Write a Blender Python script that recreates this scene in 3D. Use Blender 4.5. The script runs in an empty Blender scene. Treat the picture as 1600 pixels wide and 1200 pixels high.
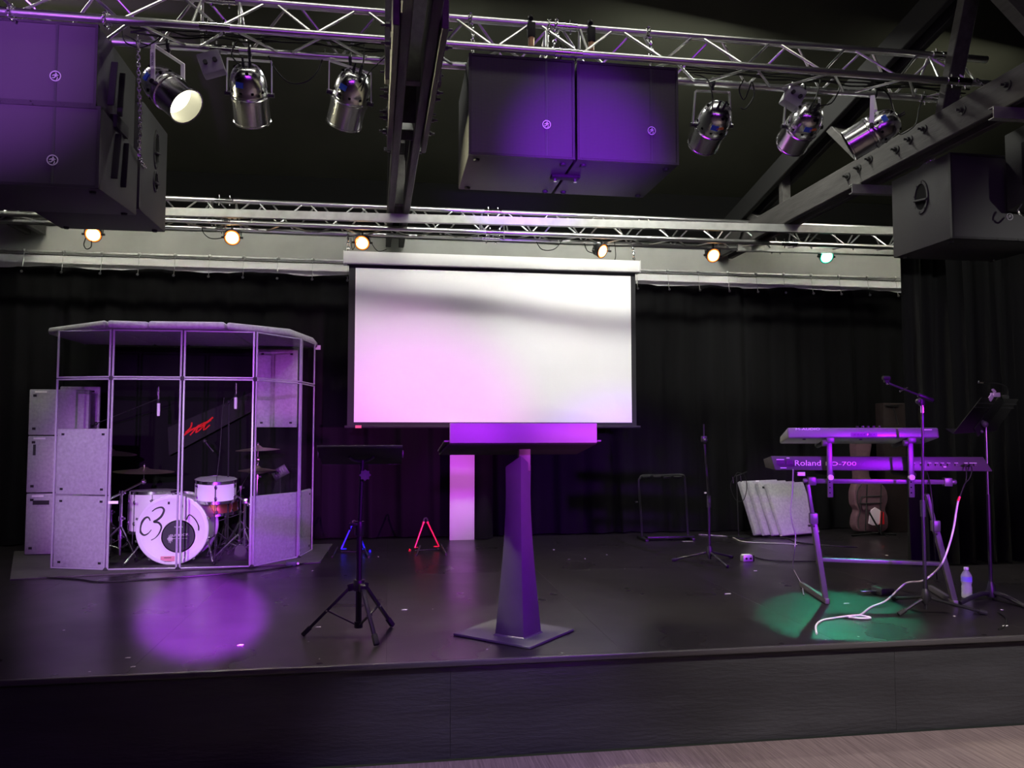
import bpy, bmesh, math, random
from mathutils import Vector, Matrix
random.seed(11)
PI = math.pi
sc = bpy.context.scene
C = sc.collection
def V(*a): return Vector(a[0]) if len(a) == 1 else Vector(a)

# ---------------------------------------------------------------- camera
F = 1250.0
YAW = math.atan(F / 8105); PITCH = math.atan(73 / F); EYE = V(0, 0, 1.15)
FWD = V(math.sin(YAW) * math.cos(PITCH), math.cos(YAW) * math.cos(PITCH), math.sin(PITCH))
RT = V(math.cos(YAW), -math.sin(YAW), 0)
UP = RT.cross(FWD)
cd = bpy.data.cameras.new('camera'); cam = bpy.data.objects.new('camera', cd); C.objects.link(cam)
cd.sensor_width = 36; cd.lens = 36 * F / 1600; cd.clip_start = 0.05; cd.clip_end = 100
M3 = Matrix((RT, UP, -FWD)).transposed()
cam.matrix_world = Matrix.Translation(EYE) @ M3.to_4x4()
sc.camera = cam

# ---------------------------------------------------------------- world, exposure, big lights
w = bpy.data.worlds.new('world'); sc.world = w; w.use_nodes = True
w.node_tree.nodes['Background'].inputs[0].default_value = (0.9, 0.95, 0.85, 1)
w.node_tree.nodes['Background'].inputs[1].default_value = 0.02
vs = sc.view_settings
vs.view_transform = 'Standard'; vs.look = 'None'; vs.gamma = 1; vs.use_curve_mapping = False
vs.exposure = 0.0
def aim(o, target):
    o.rotation_euler = (V(target) - o.location).to_track_quat('-Z', 'Y').to_euler()
def spot(name, loc, target, power, col, deg, blend=0.3, rad=0.06):
    l = bpy.data.lights.new(name, 'SPOT'); o = bpy.data.objects.new(name, l); C.objects.link(o)
    l.energy = power; l.color = col; l.spot_size = math.radians(deg); l.spot_blend = blend; l.shadow_soft_size = rad
    o.location = loc; aim(o, target); return o
def area(name, loc, target, power, col, sx, sy):
    l = bpy.data.lights.new(name, 'AREA'); o = bpy.data.objects.new(name, l); C.objects.link(o)
    l.energy = power; l.color = col; l.shape = 'RECTANGLE'; l.size = sx; l.size_y = sy
    o.location = loc; aim(o, target); return o
PURPLE = (0.37, 0.004, 1.0); MAGENTA = (0.62, 0.12, 1.0); WARM = (1.0, 0.98, 0.82)
# house lights of the hall behind the camera
area('house_light', (1.6, -1.5, 5.6), (0.8, 6.0, 3.2), 9, WARM, 3.0, 0.5)
area('house_light', (-3.5, -3.0, 5.6), (-1.0, 8, 2.0), 9, WARM, 3.0, 0.5)
spot('carpet_fill', (2.9, 0.9, 4.0), (2.9, 3.6, -0.4), 1500, (1.0, 0.90, 0.84), 44, 0.9, 0.15)  # no house light: unseen spot added to brighten carpet and right fascia
spot('carpet_fill', (0.5, 0.9, 4.0), (0.5, 3.4, -0.4), 1200, (0.72, 0.58, 1.0), 27, 0.8, 0.15)  # second added spot, lifts the middle of the fascia
# work lights under the roof behind the front truss
area('roof_light', (2.7, 6.25, 4.70), (2.4, 7.6, 1.8), 105, (1.0, 1.0, 0.90), 1.2, 0.12)
area('roof_light', (0.4, 6.25, 4.70), (0.4, 7.6, 1.8), 50, (1.0, 1.0, 0.93), 1.2, 0.12)
area('roof_light', (-2.8, 6.25, 4.70), (-2.6, 7.6, 1.8), 66, WARM, 1.2, 0.12)
area('roof_light', (5.6, 6.25, 4.70), (5.3, 7.6, 1.8), 55, WARM, 1.2, 0.12)
# purple stage wash, and unseen lamps added to brighten truss, booth, screen and side
area('purple_down', (0.6, 3.1, 3.3), (0.5, 5.0, 0.0), 15, (0.50, 0.06, 1.0), 3.5, 0.3)  # unseen overhead lamp added to tint the deck purple
area('truss_fill', (0.6, 4.2, 5.2), (0.6, 5.1, 3.8), 34, WARM, 4.5, 0.2)  # unseen white lamp added for highlights on the truss metal
area('purple_fill', (0.6, -1.5, 3.2), (0.4, 6.0, 0.0), 34, (0.46, 0.04, 1.0), 4.0, 1.0)
spot('purple_wash', (3.6, -2.4, 2.9), (0.80, 4.3, 0.82), 3600, PURPLE, 16, 1.0, 0.08)
spot('purple_wash', (3.7, -1.6, 2.0), (2.80, 5.2, 0.80), 4200, PURPLE, 17, 0.9, 0.08)
spot('purple_wash', (3.2, -1.6, 2.0), (3.95, 5.1, 0.25), 1500, PURPLE, 10, 0.8, 0.08)
spot('purple_wash', (-0.9, -4.0, 2.6), (-1.65, 7.3, 0.75), 5200, MAGENTA, 16.5, 0.7, 0.08)
spot('booth_fill', (-2.0, -3.2, 1.7), (-2.0, 7.2, 0.75), 2100, (1.0, 0.97, 0.98), 13, 0.7, 0.10)  # unseen white spot added to brighten the lower booth felt
spot('screen_tint', (4.6, -3.0, 1.0), (0.15, 8.1, 1.05), 4600, (0.95, 0.12, 1.0), 15, 1.0, 0.08)  # unseen lamp added to turn the screen's lower left pink
spot('screen_fill', (1.9, -3.2, 2.4), (2.0, 8.1, 2.05), 1400, (1.0, 0.98, 0.97), 13, 1.0, 0.09)  # unseen white spot added to brighten the right of the screen
spot('purple_uplight', (1.2, -1.0, 0.9), (1.25, 5.0, 2.95), 9000, (0.30, 0.02, 1.0), 11.5, 1.0, 0.06)
spot('purple_uplight', (-1.6, -1.0, 1.2), (-2.45, 5.0, 3.55), 4200, (0.50, 0.14, 1.0), 18, 1.0, 0.06)
spot('purple_beam', (0.95, -4.0, 3.15), (-1.14, 5.35, 0.0), 300000, (0.46, 0.04, 1.0), 4.8, 0.45, 0.05)
spot('board_wash', (0.0, -2.0, 1.9), (0.58, 8.5, 0.45), 2200, (0.55, 0.03, 1.0), 6.5, 0.8, 0.08)
spot('side_fill', (5.2, -2.5, 2.6), (5.0, 6.3, 1.9), 1100, (1.0, 0.98, 0.92), 20, 0.8, 0.1)
spot('felt_wash', (2.6, -3.0, 1.9), (4.40, 8.2, 0.35), 2600, MAGENTA, 7, 0.8, 0.08)

# ---------------------------------------------------------------- pixel -> place helpers (1600x1200 frame)
def ray(px, py): return FWD + RT * ((px - 800) / F) + UP * ((600 - py) / F)
def PY(px, py, y): r = ray(px, py); return EYE + r * (y / r.y)
def PX(px, py, x): r = ray(px, py); return EYE + r * (x / r.x)
def PZ(px, py, z=0.0): r = ray(px, py); return EYE + r * ((z - EYE.z) / r.z)
def PD(px, py, d): return EYE + ray(px, py) * d

# ---------------------------------------------------------------- materials
MATS = {}
def mat(name, col, rough=0.5, metal=0.0, spec=0.5, var=0.0, vscale=8.0, bump=0.0, bscale=60.0, stretch=None, alpha=None):
    if name in MATS: return MATS[name]
    m = bpy.data.materials.new(name); m.use_nodes = True; nt = m.node_tree; b = nt.nodes['Principled BSDF']
    b.inputs['Base Color'].default_value = (*col, 1); b.inputs['Roughness'].default_value = rough
    b.inputs['Metallic'].default_value = metal; b.inputs['Specular IOR Level'].default_value = spec
    tc = nt.nodes.new('ShaderNodeTexCoord'); mp = nt.nodes.new('ShaderNodeMapping'); nt.links.new(tc.outputs['Object'], mp.inputs[0])
    if stretch: mp.inputs['Scale'].default_value = stretch
    n = nt.nodes.new('ShaderNodeTexNoise'); n.inputs['Scale'].default_value = vscale; n.inputs['Detail'].default_value = 5
    nt.links.new(mp.outputs[0], n.inputs['Vector'])
    r = nt.nodes.new('ShaderNodeMapRange'); r.inputs[1].default_value = 0.25; r.inputs[2].default_value = 0.75
    r.inputs[3].default_value = 1 - var; r.inputs[4].default_value = 1 + var
    nt.links.new(n.outputs['Fac'], r.inputs[0])
    mx = nt.nodes.new('ShaderNodeVectorMath'); mx.operation = 'SCALE'; mx.inputs[0].default_value = col
    nt.links.new(r.outputs[0], mx.inputs['Scale']); nt.links.new(mx.outputs[0], b.inputs['Base Color'])
    if bump:
        n2 = nt.nodes.new('ShaderNodeTexNoise'); n2.inputs['Scale'].default_value = bscale; n2.inputs['Detail'].default_value = 3
        nt.links.new(mp.outputs[0], n2.inputs['Vector'])
        bp = nt.nodes.new('ShaderNodeBump'); bp.inputs['Strength'].default_value = bump; bp.inputs['Distance'].default_value = 0.01
        nt.links.new(n2.outputs['Fac'], bp.inputs['Height']); nt.links.new(bp.outputs[0], b.inputs['Normal'])
    MATS[name] = m; return m
def emit(name, col, s):
    if name in MATS: return MATS[name]
    m = bpy.data.materials.new(name); m.use_nodes = True; nt = m.node_tree
    b = nt.nodes['Principled BSDF']; b.inputs['Base Color'].default_value = (*col, 1)
    b.inputs['Emission Color'].default_value = (*col, 1); b.inputs['Emission Strength'].default_value = s
    MATS[name] = m; return m
def clear(name, tint, ior=1.49, rough=0.02, thick=1.0):
    m = bpy.data.materials.new(name); m.use_nodes = True; nt = m.node_tree
    nt.nodes.remove(nt.nodes['Principled BSDF']); out = nt.nodes['Material Output']
    t = nt.nodes.new('ShaderNodeBsdfTransparent'); t.inputs[0].default_value = (*tint, 1)
    g = nt.nodes.new('ShaderNodeBsdfGlossy'); g.inputs['Roughness'].default_value = rough
    f = nt.nodes.new('ShaderNodeFresnel'); f.inputs[0].default_value = ior
    mx = nt.nodes.new('ShaderNodeMixShader')
    ge = nt.nodes.new('ShaderNodeNewGeometry'); fr = nt.nodes.new('ShaderNodeMath'); fr.operation = 'SUBTRACT'; fr.use_clamp = True
    nt.links.new(f.outputs[0], fr.inputs[0]); nt.links.new(ge.outputs['Backfacing'], fr.inputs[1])   # inner faces of the sheet only transmit
    nt.links.new(fr.outputs[0], mx.inputs[0]); nt.links.new(t.outputs[0], mx.inputs[1]); nt.links.new(g.outputs[0], mx.inputs[2])
    nt.links.new(mx.outputs[0], out.inputs[0]); MATS[name] = m; return m
def hazy(name, tint, fac, base):   # clear plastic with a little body of its own
    m = clear(name, tint, 1.6, 0.08); nt = m.node_tree; out = nt.nodes['Material Output']; src = out.inputs[0].links[0].from_socket
    d = nt.nodes.new('ShaderNodeBsdfTranslucent'); d.inputs[0].default_value = (*base, 1); d2 = nt.nodes.new('ShaderNodeBsdfDiffuse'); d2.inputs[0].default_value = (*base, 1)
    a = nt.nodes.new('ShaderNodeMixShader'); a.inputs[0].default_value = .6; nt.links.new(d.outputs[0], a.inputs[1]); nt.links.new(d2.outputs[0], a.inputs[2])
    mx = nt.nodes.new('ShaderNodeMixShader'); mx.inputs[0].default_value = fac; nt.links.new(src, mx.inputs[1]); nt.links.new(a.outputs[0], mx.inputs[2]); nt.links.new(mx.outputs[0], out.inputs[0]); return m
m_black = mat('black_metal', (0.012, 0.012, 0.013), 0.42, 0.0, 0.5)
m_blackmat = mat('matte_black', (0.010, 0.010, 0.010), 0.8, 0, 0.25)
m_rubber = mat('rubber', (0.015, 0.015, 0.016), 0.7, 0, 0.3)
m_chrome = mat('chrome', (0.82, 0.82, 0.84), 0.16, 1.0, var=0.06, vscale=20)
m_polish = mat('polished_aluminium', (0.80, 0.80, 0.82), 0.20, 1.0, var=0.05, vscale=15, bump=0.03, bscale=25)
m_alu = mat('brushed_aluminium', (0.70, 0.70, 0.70), 0.33, 1.0, var=0.10, vscale=6, bump=0.05, bscale=40)
m_galv = mat('galvanised_steel', (0.62, 0.63, 0.60), 0.42, 0.85, var=0.14, vscale=12)
m_cab = mat('speaker_paint', (0.030, 0.030, 0.030), 0.62, 0, 0.4, bump=0.25, bscale=220)
m_grille = mat('speaker_grille', (0.022, 0.022, 0.024), 0.5, 0.1, 0.4)
m_beam = mat('dark_painted_timber', (0.045, 0.043, 0.041), 0.72, 0, 0.35, var=0.35, vscale=3, bump=0.2, bscale=14, stretch=(8, 1, 8))
m_steel = mat('dark_steel', (0.05, 0.05, 0.05), 0.5, 0.6, 0.5, var=0.2)
m_felt = mat('grey_felt', (0.36, 0.36, 0.38), 0.95, 0, 0.1, var=0.16, vscale=38, bump=0.35, bscale=240)
m_curt = mat('black_curtain', (0.008, 0.008, 0.0085), 0.95, 0, 0.08, var=0.25, vscale=2.0, stretch=(3, 3, 0.2), bump=0.1, bscale=300)
m_white = mat('white_paint', (0.78, 0.78, 0.76), 0.5, 0, 0.4, var=0.03)
m_drumwhite = mat('white_lacquer', (0.80, 0.80, 0.80), 0.25, 0, 0.5)
m_head = mat('drum_head', (0.78, 0.77, 0.76), 0.45, 0, 0.4, var=0.04, vscale=5)
m_screen = mat('screen_cloth', (0.86, 0.86, 0.86), 0.9, 0, 0.15, var=0.015, vscale=1.5, bump=0.22, bscale=1.1, stretch=(0.8, 1, 1.8))
m_acry = clear('acrylic', (0.93, 0.94, 0.94))
m_pet = hazy('clear_bottle_plastic', (0.93, 0.93, 0.95), 0.34, (0.85, 0.85, 0.9))
m_cable = mat('black_cable', (0.010, 0.010, 0.010), 0.6, 0, 0.3)
m_strip = mat('grille_strip', (0.08, 0.08, 0.085), 0.35, 0.6)

# ---------------------------------------------------------------- mesh builder
def basis(axis, hint=None):
    z = V(axis).normalized(); h = V(hint) if hint else (V(0, 0, 1) if abs(z.z) < 0.95 else V(1, 0, 0))
    x = h.cross(z).normalized(); return x, z.cross(x), z
def smooth_path(pts, k=6):
    P = [V(p) for p in pts]; out = []
    for i in range(len(P) - 1):
        a, b, c, d = P[max(i - 1, 0)], P[i], P[i + 1], P[min(i + 2, len(P) - 1)]
        for j in range(k):
            t = j / k
            out.append(0.5 * ((2 * b) + (c - a) * t + (2 * a - 5 * b + 4 * c - d) * t * t + (3 * b - a - 3 * c + d) * t ** 3))
    return out + [P[-1]]
WL = {}
class MB:
    def __init__(self): self.v = []; self.f = []
    def add(self, vs, fs):
        o = len(self.v); self.v += [V(p) for p in vs]; self.f += [[i + o for i in f] for f in fs]; return self
    def box(self, c, s, R=None):
        c = V(c); R = R or (V(1, 0, 0), V(0, 1, 0), V(0, 0, 1)); p = []
        for k in (-1, 1):
            for j in (-1, 1):
                for i in (-1, 1): p.append(c + R[0] * (i * s[0] / 2) + R[1] * (j * s[1] / 2) + R[2] * (k * s[2] / 2))
        return self.add(p, [[0, 2, 3, 1], [4, 5, 7, 6], [0, 1, 5, 4], [2, 6, 7, 3], [0, 4, 6, 2], [1, 3, 7, 5]])
    def hexa(self, p):   # 8 corners: bottom 4 ccw, top 4 ccw
        return self.add(p, [[3, 2, 1, 0], [4, 5, 6, 7], [0, 1, 5, 4], [1, 2, 6, 5], [2, 3, 7, 6], [3, 0, 4, 7]])
    def bar(self, p0, p1, wd, ht, hint=None):
        p0 = V(p0); p1 = V(p1); x, y, z = basis(p1 - p0, hint)
        return self.box((p0 + p1) / 2, (wd, ht, (p1 - p0).length), (x, y, z))
    def tube(self, pts, r, n=8, closed=False):
        P = [V(p) for p in pts]; m = len(P); rs = r if isinstance(r, (list, tuple)) else [r] * m
        x = None; o = len(self.v)
        for i in range(m):
            if closed: t = P[(i + 1) % m] - P[i - 1]
            else: t = P[min(i + 1, m - 1)] - P[max(i - 1, 0)]
            t.normalize()
            if x is None: x, y, _ = basis(t)
            else: x = (x - t * x.dot(t)).normalized(); y = t.cross(x)
            for k in range(n):
                a = 2 * PI * k / n; self.v.append(P[i] + (x * math.cos(a) + y * math.sin(a)) * rs[i])
        for i in range(m if closed else m - 1):
            for k in range(n):
                a = o + i * n; b = o + ((i + 1) % m) * n; self.f.append([a + k, a + (k + 1) % n, b + (k + 1) % n, b + k])
        if not closed:
            self.f.append([o + k for k in range(n)][::-1]); self.f.append([o + (m - 1) * n + k for k in range(n)])
        return self
    def cyl(self, p0, p1, r, n=12, r1=None): return self.tube([p0, p1], [r, r if r1 is None else r1], n)
    def lathe(self, prof, o, axis=(0, 0, 1), n=24, cap=True, hint=None, scale=(1, 1)):
        x, y, z = basis(axis, hint); o = V(o); s = len(self.v)
        for r, h in prof:
            for k in range(n):
                a = 2 * PI * k / n; self.v.append(o + z * h + (x * math.cos(a) * scale[0] + y * math.sin(a) * scale[1]) * r)
        for i in range(len(prof) - 1):
            for k in range(n):
                a = s + i * n; b = a + n; self.f.append([a + k, a + (k + 1) % n, b + (k + 1) % n, b + k])
        if cap:
            self.f.append([s + k for k in range(n)][::-1]); e = s + (len(prof) - 1) * n; self.f.append([e + k for k in range(n)])
        return self
    def prism(self, poly, depth):   # poly: 3d points, depth: vector
        d = V(depth); n = len(poly); P = [V(p) for p in poly]
        return self.add(P + [p + d for p in P], [list(range(n))[::-1], list(range(n, 2 * n))] +
                        [[i, (i + 1) % n, n + (i + 1) % n, n + i] for i in range(n)])
    def grid(self, fn, nu, nv):
        vs = [fn(i / nu, j / nv) for j in range(nv + 1) for i in range(nu + 1)]
        return self.add(vs, [[j * (nu + 1) + i, j * (nu + 1) + i + 1, (j + 1) * (nu + 1) + i + 1, (j + 1) * (nu + 1) + i] for j in range(nv) for i in range(nu)])
    def sphere(self, c, r, n=12, m=8, s=(1, 1, 1)):
        c = V(c)
        prof = [(max(r * math.sin(PI * i / m), 1e-5), -r * math.cos(PI * i / m)) for i in range(m + 1)]
        k = len(self.v); self.lathe(prof, (0, 0, 0), n=n)
        for i in range(k, len(self.v)): q = self.v[i]; self.v[i] = c + V(q.x * s[0], q.y * s[1], q.z * s[2])
        return self
    def mesh(self, name, m, off=V(0, 0, 0), bevel=0.0, seg=2, smooth=35):
        me = bpy.data.meshes.new(name); me.from_pydata([p - off for p in self.v], [], self.f); me.materials.append(m)
        bm = bmesh.new(); bm.from_mesh(me); bmesh.ops.remove_doubles(bm, verts=bm.verts, dist=1e-6)
        bmesh.ops.recalc_face_normals(bm, faces=bm.faces)
        if bevel:
            es = [e for e in bm.edges if len(e.link_faces) == 2 and e.calc_face_angle(0) > 0.6]
            bmesh.ops.bevel(bm, geom=es, offset=bevel, segments=seg, affect='EDGES', profile=0.5)
        bm.to_mesh(me); bm.free()
        if smooth:
            me.polygons.foreach_set('use_smooth', [True] * len(me.polygons)); me.set_sharp_from_angle(angle=math.radians(smooth))
        return me
    def build(self, name, m, parent=None, bevel=0.0, seg=2, smooth=35, origin=None):
        off = WL[parent.name] if parent else (V(origin) if origin is not None else self.base())
        me = self.mesh(name, m, off, bevel, seg, smooth)
        o = bpy.data.objects.new(name, me); C.objects.link(o); WL[o.name] = off.copy()
        if parent: o.parent = parent
        else: o.location = off
        return o
    def base(self):
        xs = [p.x for p in self.v]; ys = [p.y for p in self.v]; zs = [p.z for p in self.v]
        return V((min(xs) + max(xs)) / 2, (min(ys) + max(ys)) / 2, min(zs))
def place(me, name, parent, loc):   # shared mesh, loc in world axes
    o = bpy.data.objects.new(name, me); C.objects.link(o); WL[o.name] = V(loc)
    if parent: o.parent = parent; o.location = V(loc) - WL[parent.name]
    else: o.location = loc
    return o
def thing(name, label, cat, loc, group=None):
    o = bpy.data.objects.new(name, None); C.objects.link(o); o.location = V(loc); o.empty_display_size = 0.1
    WL[o.name] = V(loc); o['label'] = label; o['category'] = cat
    if group: o['group'] = group
    return o
def tag(o, label, cat, group=None):
    o['label'] = label; o['category'] = cat
    if group: o['group'] = group
    return o
def struct(o, label=None):
    o['kind'] = 'structure'
    if label: o['label'] = label
    return o
def copy_tree(o, parent=None):
    c = o.copy(); C.objects.link(c); WL[c.name] = WL[o.name].copy()
    if parent: c.parent = parent
    for ch in list(o.children): copy_tree(ch, c)
    return c
def text(s, p0, p1, height, normal, name, m, parent, thick=0.0015, shear=0.0, outline=False, up=None):
    """lettering from p0 (left baseline) to p1 (right baseline), stretched to that width and the given cap height"""
    cu = bpy.data.curves.new('t', 'FONT'); cu.body = s; cu.extrude = 0.5; cu.resolution_u = 3; cu.shear = shear
    if outline: cu.fill_mode = 'NONE'; cu.bevel_depth = 0.012; cu.extrude = 0
    ob = bpy.data.objects.new('t', cu); C.objects.link(ob)
    me = bpy.data.meshes.new_from_object(ob.evaluated_get(bpy.context.evaluated_depsgraph_get()))
    bpy.data.objects.remove(ob); bpy.data.curves.remove(cu)
    xs = [v.co.x for v in me.vertices]; ys = [v.co.y for v in me.vertices]; x0, x1 = min(xs), max(xs); y1 = max(ys)
    p0 = V(p0); p1 = V(p1); ux = (p1 - p0); n = V(normal).normalized(); uy = V(up).normalized() if up else n.cross(ux.normalized()).normalized()
    off = WL[parent.name]
    zs = [v.co.z for v in me.vertices]; zr = max(max(zs) - min(zs), 1e-6)
    for v in me.vertices:
        q = v.co; v.co = p0 + ux * ((q.x - x0) / (x1 - x0)) + uy * (q.y / y1 * height) + n * (thick * (q.z - min(zs)) / zr + 0.0005) - off
    me.materials.clear(); me.materials.append(m); me.name = name
    o = bpy.data.objects.new(name, me); C.objects.link(o); o.parent = parent; WL[o.name] = off.copy(); return o
# ================================================================ the room
STG = 4.08; WALLY = 9.0; FZ = -0.49; XL, XR, YB = -7.0, 8.2, -8.0
m_deck = mat('stage_deck_paint', (0.015, 0.0125, 0.015), 0.36, 0, 0.36, var=0.22, vscale=3.0, stretch=(0.8, 4.5, 1), bump=0.05, bscale=60)
nt = m_deck.node_tree; _b = nt.nodes['Principled BSDF']          # patchy sheen: worn and scuffed paint
_n = nt.nodes.new('ShaderNodeTexNoise'); _n.inputs['Scale'].default_value = 1.3; _n.inputs['Detail'].default_value = 3
_tc = nt.nodes.new('ShaderNodeTexCoord'); nt.links.new(_tc.outputs['Object'], _n.inputs['Vector'])
_r = nt.nodes.new('ShaderNodeMapRange'); _r.inputs[1].default_value = .3; _r.inputs[2].default_value = .7; _r.inputs[3].default_value = .25; _r.inputs[4].default_value = .36
nt.links.new(_n.outputs['Fac'], _r.inputs[0]); nt.links.new(_r.outputs[0], _b.inputs['Roughness'])
m_fascia = mat('stage_fascia_paint', (0.030, 0.031, 0.034), 0.40, 0, 0.45, var=0.35, vscale=2.0, stretch=(0.6, 1, 3), bump=0.5, bscale=22)
m_carpet = mat('carpet', (0.14, 0.11, 0.108), 0.95, 0, 0.1, var=0.35, vscale=14, stretch=(9, 0.35, 1), bump=0.5, bscale=40)
m_ceil = mat('ceiling_paint', (0.026, 0.027, 0.020), 0.95, 0, 0.04, var=0.2, vscale=1.2)
m_wall = mat('grey_wall_paint', (0.36, 0.365, 0.34), 0.8, 0, 0.2, var=0.14, vscale=2.2)
m_dark = mat('dark_wall_paint', (0.004, 0.004, 0.004), 0.95, 0, 0.04)

struct(MB().box(((XL + XR) / 2, (YB + STG) / 2, FZ - 0.05), (XR - XL, STG - YB, 0.1)).build('floor', m_carpet))
struct(MB().box(((XL + XR) / 2, WALLY + 0.1, 1.9), (XR - XL, 0.2, 4.8)).build('wall_back', m_wall))
struct(MB().box((XL - 0.1, (YB + WALLY) / 2, 4.6), (0.2, WALLY - YB, 10.2)).build('wall_left', m_dark))
struct(MB().box((XR + 0.1, (YB + WALLY) / 2, 4.6), (0.2, WALLY - YB, 10.2)).build('wall_right', m_dark))
struct(MB().box(((XL + XR) / 2, YB - 0.1, 4.6), (XR - XL, 0.2, 10.2)).build('wall_front', m_dark))
def cz(y): return 3.95 + (WALLY - y) * 0.42
struct(MB().hexa([(XL, YB, cz(YB)), (XR, YB, cz(YB)), (XR, WALLY, cz(WALLY)), (XL, WALLY, cz(WALLY)),
                  (XL, YB, cz(YB) + .1), (XR, YB, cz(YB) + .1), (XR, WALLY, cz(WALLY) + .1), (XL, WALLY, cz(WALLY) + .1)]).build('ceiling', m_ceil))
# black-painted upper wall above the pale header, and the header ledge
struct(MB().box(((XL + XR) / 2, WALLY - 0.012, 3.64), (XR - XL, 0.024, 0.64)).build('trim_1', m_dark))
struct(MB().box(((XL + XR) / 2, WALLY - 0.015, 3.02), (XR - XL, 0.03, 0.03)).build('trim_2', m_wall))
struct(MB().box(((XL + XR) / 2, WALLY - 0.006, 2.88), (XR - XL, 0.012, 0.24)).build('trim_3', m_white))
# stage: deck sheets, fascia sheets, nosing
stage = thing('stage', 'low black painted timber stage with scuffed deck', 'stage', (0.6, STG, FZ)); del stage['category']; struct(stage)
SH, SL = 1.22, 2.44
sheet = MB().box((0, 0, -0.009), (SH - 0.001, SL - 0.001, 0.018)).mesh('deck_sheet', m_deck, bevel=0.0003, seg=1)
def cut_sheet(x0, x1, y0, y1):
    MB().box(((x0 + x1) / 2, (y0 + y1) / 2, -0.009), (x1 - x0 - .001, y1 - y0 - .001, 0.018)).build('deck_sheet', m_deck, stage, bevel=0.0003, seg=1)
x = 0.0 - 5 * SH
x0s = [XL] + [x + SH * i for i in range(12)] + [XR]
for i in range(len(x0s) - 1):
    a, b = x0s[i], x0s[i + 1]
    for y0 in (STG + 0.02, STG + 0.02 + SL):
        if abs(b - a - SH) < 1e-3: place(sheet, 'deck_sheet', stage, ((a + b) / 2, y0 + SL / 2, 0))
        else: cut_sheet(a, b, y0, y0 + SL)
MB().box(((XL + XR) / 2, STG + 0.02 + 2 * SL + 0.04 / 2, -0.009), (XR - XL, 0.036, 0.018)).build('deck_sheet', m_deck, stage)
MB().box(((XL + XR) / 2, (STG + 0.06 + WALLY) / 2, -0.05), (XR - XL, WALLY - STG - 0.06, 0.06)).build('subframe', m_blackmat, stage)
nose = MB().box(((XL + XR) / 2, STG + 0.008, -0.014), (XR - XL, 0.03, 0.028)); nose.build('nosing', mat('nosing_paint', (.05, .047, .05), .3, 0, .5), stage, bevel=0.006)
for i in range(7):
    a = XL + i * 2.44; b = min(a + 2.44, XR)
    if b > a: MB().box(((a + b) / 2, STG + 0.035, (FZ - 0.03) / 2), (b - a - 0.0012, 0.02, -FZ - 0.03)).build('fascia_sheet', m_fascia, stage, bevel=0.0004, seg=1)

# ================================================================ curtains
def curtain(name, label, x0, x1, y, ztop, amp, pitch, seed, xs_tie=None, zt=None, bulge=None):
    rnd = random.Random(seed); ph = [rnd.uniform(0, 6.28) for _ in range(5)]
    th = thing(name, label, 'curtain', ((x0 + x1) / 2, y, 0.0))
    n = int((x1 - x0) / 0.022)
    def f(u, v):
        X = x0 + (x1 - x0) * u; z = 0.01 + (ztop - 0.01) * v; k = 0.45 + 0.55 * (1 - v)
        q = 2 * PI * X / pitch
        d = math.sin(q + 1.3 * math.sin(q * 0.23 + ph[0]) + ph[1]) + 0.45 * math.sin(q * 1.93 + ph[2] + v) + 0.5 * math.sin(q * 0.41 + ph[3])
        sag = 0.012 * math.sin(X * 6.2 + ph[4]) if v > 0.98 else 0
        return V(X + 0.015 * math.sin(v * 3 + q), y - amp * k * d, z + sag)
    MB().grid(f, n, 14).build('drape', m_curt, th, smooth=80)
    return th
bc = curtain('back_curtain', 'wide black stage curtain hanging across the back wall behind the screen', XL + 0.05, 7.4, 8.77, 2.828, 0.038, 0.34, 3)
MB().cyl((XL + .06, 8.83, 3.0), (7.4, 8.83, 3.0), 0.016, 10).build('rail', m_galv, bc)
tie = MB().cyl((0, -0.012, 2.76), (0, 0.03, 2.975), 0.004, 6).add([], [])
tie.sphere((0, -0.02, 2.76), 0.014, 8, 6).sphere((0, 0.03, 2.985), 0.02, 8, 6)
tme = tie.mesh('tie', m_galv)
for i in range(38):
    place(tme, 'tie', bc, (-6.6 + i * 0.362 + 0.02 * math.sin(i * 7), 8.77, 0.015))
lc = curtain('leg_curtain', 'black side curtain with narrow folds under the right hand subwoofer', 4.40, XR - 0.05, 6.32, 3.0, 0.05, 0.16, 8)
MB().box(((4.4 + XR) / 2 + .05, 6.33, 3.05), (XR - 4.5, 0.04, 0.06)).build('batten', m_black, lc)

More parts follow.
